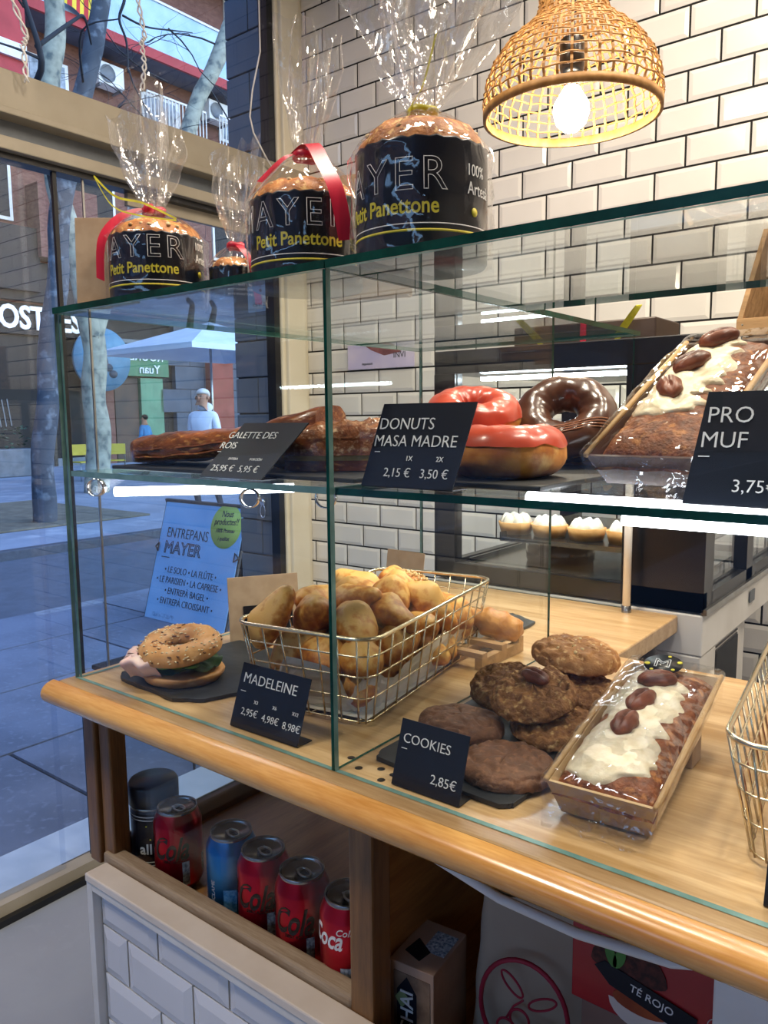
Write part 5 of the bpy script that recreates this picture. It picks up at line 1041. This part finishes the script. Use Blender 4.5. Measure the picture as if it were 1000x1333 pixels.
# ------------------------------------------------------------------ drinks tier
ZL = .7805
COKE = M('red_can', 'B8152C', '9E1024', 5, .28, metal=.75); BLUEC = M('blue_can', '2C79B8', '2468A4', 5, .28, metal=.7); LID = M('can_lid', '9A9A9C', '858587', 20, .25, metal=1)
def can(lb, x, y, mat, yaw, kind):
    t = thing('drink_can', lb, 'drink can', (x, y, ZL), (0, 0, 0), 'drink cans on the lower shelf')
    G().lathe([(0, .004), (.024, .003), (.0262, 0), (.0315, .010), (.0331, .014), (.0331, .093), (.0325, .097), (.0272, .1105)], 48).build('body', mat, t)
    G().lathe([(.0272, .1105), (.0276, .113), (.0272, .1150), (.0262, .1150), (.0250, .1120), (.0235, .1095), (0, .1098)], 48).build('lid', LID, t)
    g = G(); g.tube([(.0065*math.cos(a), .0105*math.sin(a)-.006, .1122) for a in [i*PI/8 for i in range(16)]], .0014, 6, closed=True); g.box(-.005, .0, .1105, .005, .006, .1125); g.ball((0, .003, .1120), (.003, .003, .0012), 8, 6); g.build('tab', STEEL, t, rot=(0, 0, yaw+.5))
    if kind == 'cola':
        txt('Cola', .044, PRINTK2, t, (0, 0, .052), bend=.0334, shear=.35, sx=.62, off=.0011).rotation_euler = (0, 0, yaw-.42); txt('Coca', .040, PRINTK2, t, (0, 0, .062), bend=.0334, shear=.35, sx=.7, off=.0005).rotation_euler = (0, 0, yaw-2.2)
        txt('ZERO AZÚCAR', .0050, PRINTK2, t, (0, 0, .047), bend=.0334).rotation_euler = (0, 0, yaw-.2)
        for ii in range(2): panelc(t, .0335, yaw+.25+ii*1.0, .010, .013 if ii == 0 else .020, .047, M('white_panel_print', 'C8CCD0', '6A7078', 260, .5))
    elif kind == 'red':
        txt('Coca', .032, PRINTW, t, (0, 0, .066), bend=.0334, shear=.35, sx=.7, off=.0005).rotation_euler = (0, 0, yaw-.95); txt('Cola', .011, PRINTW, t, (0, 0, .083), bend=.0334, shear=.3).rotation_euler = (0, 0, yaw-.15)
        panelc(t, .0335, yaw-.05, .016, .008, .045, MATS['white_panel_print']); g = G()
        for k in range(12): z = .010+k*.003; g.lathe([(.0336, z), (.0336, z+.0014+.0006*(k % 3))], 6, sm=True) if False else None
    else:
        a_ = txt('RECICLAME', .0085, PRINTW, t, (0, 0, 0), bend=None); bendvert(a_, .0334, yaw-.75, .012); panelc(t, .0335, yaw-.10, .017, .020, .050, M('pale_blue_print', '6EA6D2', '2C79B8', 300, .5))
    return t
PRINTK2 = M('black_script', '15090C', None, rough=.4)
def panelc(t, R, a0, w_, z0, z1, mat):
    g = G(); n = 8; da = w_/R/2; vs = []
    for i in range(n+1): a = a0-da+2*da*i/n; vs += [(R*math.sin(a), -R*math.cos(a), z0), (R*math.sin(a), -R*math.cos(a), z1)]
    g.add(vs, [(2*i, 2*i+2, 2*i+3, 2*i+1) for i in range(n)], 0, True); return g.build('printed_panel', mat, t)
def bendvert(o, R, a0, z0):    # lettering running up the can
    for v in o.data.vertices:
        x, y, z = v.co; a = a0-y/R; v.co = (R*math.sin(a), -R*math.cos(a), z0+x+.026)
    o.rotation_euler = (0, 0, 0)
can('dark red can beside the black-lidded canister, leftmost of the cans', -.863, .068, COKE, .95, 'cola')
can('blue can between the red ones on the lower shelf', -.752, .070, BLUEC, .85, 'blue')
can('dark red can just right of the blue can', -.687, .066, COKE, .80, 'cola')
can('dark red can second from the right, in front of its neighbour', -.616, .062, COKE, .78, 'cola')
can('bright red can with white script half hidden by the timber post', -.541, .060, M('bright_red_can', 'CC1E34', 'B8182C', 5, .28, metal=.7), .70, 'red')
cn = thing('canister', 'tall cylindrical canister with dark blue lid and starry night label', 'canister', (-.937, .082, ZL))
G().lathe([(0, 0), (.0335, 0), (.034, .003), (.034, .094)], 40).build('body', M('grey_tin', '3E4656', '2F3644', 5, .35, metal=.4), cn); G().lathe([(.0345, .095), (.036, .096), (.036, .122), (.0335, .127), (0, .127)], 40).build('lid', M('navy_lid', '1A2230', '141B27', 5, .35), cn); G().lathe([(.0345, .0925), (.0350, .0925), (.0350, .0955), (.0345, .0955)], 40).build('seal_ring', STEEL, cn)
panelc(cn, .0343, .80, .048, .006, .088, CARD).name = 'label'
for z in (.010, .015, .078, .083): G().lathe([(.0345, z), (.0347, z), (.0347, z+.0012), (.0345, z+.0012)], 40).build('band', PRINTW, cn)
txt('all', .022, PRINTW, cn, (0, 0, .028), bend=.0346, off=.0004).rotation_euler = (0, 0, .55)
for a, z in ((1.0, .066), (.75, .05), (1.1, .028), (.6, .07)): G().ball((.0345*math.sin(a), -.0345*math.cos(a), z), .0013, 8, 6).build('dot', PRINTY, cn)
# ------------------------------------------------------------------ teas and paper bag under the worktop
ZB = .6185
KB = M('chai_box', 'C4A48E', 'A88874', 14, .6)
ci = thing('tea_box', 'pinkish brown tea box reading CHAI beside the timber post', 'box', (-.472, .046, ZB), (0, 0, .10))
G().box(0, 0, 0, .054, .078, .235).build('carton', KB, ci, bevel=.001)
G().box(.006, -.0008, .03, .050, 0, .225).build('label_panel', M('tea_photo', '5A4234', '8D7460', 40, .6), ci)
tl = G().prism([(.004, .10), (.014, .09), (.028, .10), (.028, .205), (.016, .222), (.004, .205)], .0008, .0012, mt=Matrix(((1, 0, 0, .006), (0, 0, -1, 0), (0, 1, 0, 0), (0, 0, 0, 1)))).build('dark_tag', CARD, ci)
txt('CHAI', .022, PRINTW, ci, (.030, -.002, .182), (PI/2, -PI/2, 0), off=.0002); G().lathe([(0, 0), (.016, 0), (.018, .001), (0, .001)], 24).build('cup_print', M('cup_cream', 'D9C3A4', '8A4A28', 20, .5), ci, (.040, -.001, .125), (PI/2, 0, 0))
G().prism([(0, 0), (.010, .012), (0, .022), (-.008, .010)], 0, .0006, mt=Matrix(((1, 0, 0, .016), (0, 0, -1, -.001), (0, 1, 0, .185), (0, 0, 0, 1)))).build('leaf_print', M('leaf_green_print', '8FA070', None, rough=.6), ci)
G().box(.024, .030, .235, .050, .066, .2354).build('white_sticker', M('blue_white_print', 'D8E2EC', '5E7A96', 300, .5), ci); G().prism([(.008, .02), (.03, .012), (.034, .03), (.012, .045)], .235, .2355).build('dark_tag', CARD, ci)
bgk = thing('paper_bag', 'grey brown paper bag printed with a red circle and cherries', 'paper bag', (-.338, .150, ZB), (0, 0, .18))
def bagf(u, v):
    a = 2*PI*u; c, s_ = math.cos(a), math.sin(a); q = lambda t, e: (abs(t)**e)*(1 if t > 0 else -1); k = 1-.15*v; x = .082*q(c, .35)*k; y = .046*q(s_, .4)*(1-.75*v**2.2); z = .30*v
    return Vector((x+.003*nv((x, y, z), 28, 2), y+.006*nv((x, 0, z), 22, 4)+.004*math.sin(x*60+z*30)*v, z+.006*math.sin(c*4)*v))
G().grid(bagf, 64, 30, cu=True).build('bag', M('greyish_kraft', 'BCA690', 'AE9880', 6, .75, bump=.5, bscale=25), bgk)
CH = M('cherry_red_print', 'A8243C', None, rough=.6); oy = -.052
def ring(cx, cz, rx, rz, r, a0=0, a1=2*PI, nm='printed_ring', y=oy): pts = [(cx+rx*math.cos(a0+(a1-a0)*i/36), y-.002*0, cz+rz*math.sin(a0+(a1-a0)*i/36)) for i in range(36)]; return G().tube(pts, r, 5, closed=(a1-a0 > 6.2)).build(nm, CH, bgk)
ring(-.01, .205, .046, .056, .0026)
for cx, cz in ((-.028, .180), (-.004, .170), (.012, .186), (-.014, .195)): ring(cx, cz, .010, .011, .0014, nm='cherry_print')
for cx, cz, an in ((-.022, .232, 2.3), (.010, .220, .5)):
    pts = [(cx+.016*math.cos(t)*math.cos(an)-.006*math.sin(t)*math.sin(an), oy, cz+.016*math.cos(t)*math.sin(an)+.006*math.sin(t)*math.cos(an)) for t in [i*PI/10 for i in range(20)]]; G().tube(pts, .0012, 5, closed=True).build('leaf_print', CH, bgk)
G().tube([(-.028, oy, .192), (-.020, oy, .208), (-.010, oy, .218)], .0012, 5).build('stem_print', CH, bgk)
te = thing('tea_box', 'dark red tea box reading TÉ ROJO under the worktop', 'box', (-.2135, .098, .868), (0, .0, -.0))
G().box(-.0735, 0, .0, .0735, .07, .098).build('carton', M('red_carton', 'B8222A', '9C1A20', 4, .45, coat=.2), te, bevel=.001)
def pr_(nm, mat, poly, d=.0008): return G().prism(poly, d, d+.0004, mt=Matrix(((1, 0, 0, 0), (0, 0, -1, 0), (0, 1, 0, 0), (0, 0, 0, 1)))).build(nm, mat, te)
pr_('tea_heap_print', M('tea_leaves_print', '2E1614', '5A2A22', 150, .7), [(-.018+.036*math.cos(a), .050+.030*math.sin(a)*(1 if math.sin(a) > 0 else .3)) for a in [i*PI/10 for i in range(20)]])
pr_('cup_print', M('red_tea_print', '8A3418', 'B85A2C', 20, .4), [(-.006+.026*math.cos(a), .022+.010*math.sin(a)) for a in [i*PI/10 for i in range(20)]], .0013)
pr_('cup_print', M('cup_white_print', 'D8CCC4', None, rough=.5), [(-.006+.030*math.cos(a), .018+.022*math.sin(a)) for a in [PI+i*PI/10 for i in range(11)]], .0006)
pr_('black_band_print', CARD, [(-.050, .044), (-.040, .052), (.045, .034), (.042, .012), (-.035, .030)], .0018)
for dx, an in ((-.034, 1.9), (-.026, 1.2)):
    pr_('leaf_print', M('leaf_green', '4E8A3C', '3C7430', 30, .5), [(dx+.011*math.cos(t)*math.cos(an)-.005*math.sin(t)*math.sin(an), .060+.011*math.cos(t)*math.sin(an)+.005*math.sin(t)*math.cos(an)) for t in [i*PI/8 for i in range(16)]], .0024)
txt('TÉ ROJO', .0105, PRINTW, te, (.004, -.0026, .030), (PI/2, .17, 0)); txt('20', .008, PRINTW, te, (.060, -.001, .030)); txt('BIO', .006, PRINTW, te, (-.062, -.001, .082))
G().tube([(.060+.007*math.cos(a), -.001, .033+.008*math.sin(a)) for a in [i*PI/8 for i in range(16)]], .0004, 4, closed=True).build('tag_print', PRINTW, te)
ts = thing('tea_carton', 'plain reddish tea carton supporting the dark red tea box', 'box', (-.2135, .103, ZB)); G().box(-.065, 0, 0, .065, .062, .248).build('carton', M('dull_carton', '9C7E70', '8A6C5E', 9, .7), ts, bevel=.001)
# ------------------------------------------------------------------ sandwich board on the pavement
ab = thing('sandwich_board', 'pale blue A-board menu reading ENTREPANS MAYER on the pavement outside', 'sign board', (-4.365, 2.727, 0))
AB = M('ab_blue', '9CCBEF', '84B8E2', 2.5, .7); W2 = .435; tl_ = -math.atan2(.245, .835); Hh = .87
fp = G().box(-W2-.015, .003, 0, W2+.015, .02, Hh+.015).build('front_frame', M('ab_frame', '23282F', '1B2026', 9, .6), ab, rot=(tl_, 0, 0)); fs_ = G().box(-W2, -.004, .0, W2, .003, Hh).build('menu_sheet', AB, fp)
G().box(-W2-.015, -.02, 0, W2+.015, 0, Hh+.015).build('rear_frame', MATS['ab_frame'], ab, (0, .50, 0), (-tl_, 0, 0))
for s_ in (-1, 1): G().tube([(s_*(W2+.02), -.01, .52), (s_*(W2-.02), -.016, .55), (s_*(W2-.02), -.016, .49), (s_*(W2+.02), -.01, .52)], .006, 5).build('clip', BLACK, fp)
def ft(s, size, x, z, al='LEFT', o=0, sx=1, of=0, sh=0, m=None): txt(s, size, m or PRINTK, fs_, (x, -.006, z), (PI/2, 0, 0), al, outline=o, sx=sx, off=of, shear=sh, ext=.001)
ft('ENTREPANS', .105, -.36, .60, sx=.82, of=-.001); ft('MAYER', .125, -.36, .485, o=.0032, sx=1.05); ft('—', .09, -.37, .43)
for i, s in enumerate(('• LE SOLO • LA FLÛTE •', '• LE PARISIEN • LA CAPRESE •', '• ENTREPÀ BAGEL •', '• ENTREPÀ CROISSANT •')): ft(s, .068, -.02, .345-.075*i, 'CENTER', sx=.82, of=-.0006)
yc = G().lathe([(0, 0), (.155, 0), (.155, .003), (0, .003)], 36).build('yellow_sticker', M('yellow_green_sticker', 'C6D860', None, rough=.6), fs_, (.265, -.004, .725), (PI/2, 0, 0))
for i, s in enumerate(('Nous', 'productes!!', '100% Pruneau', 'i qualitat')): txt(s, .066 if i < 2 else .042, PRINTK, yc, (0, .065-.055*i, .005), (0, 0, .05), shear=.25, sx=.8, ext=.001)
G().box(-.35, -.006, .02, -.1, -.0045, .05).build('small_print', M('small_print_blue', '5E8FB8', '9CCBEF', 60, .6), fs_)
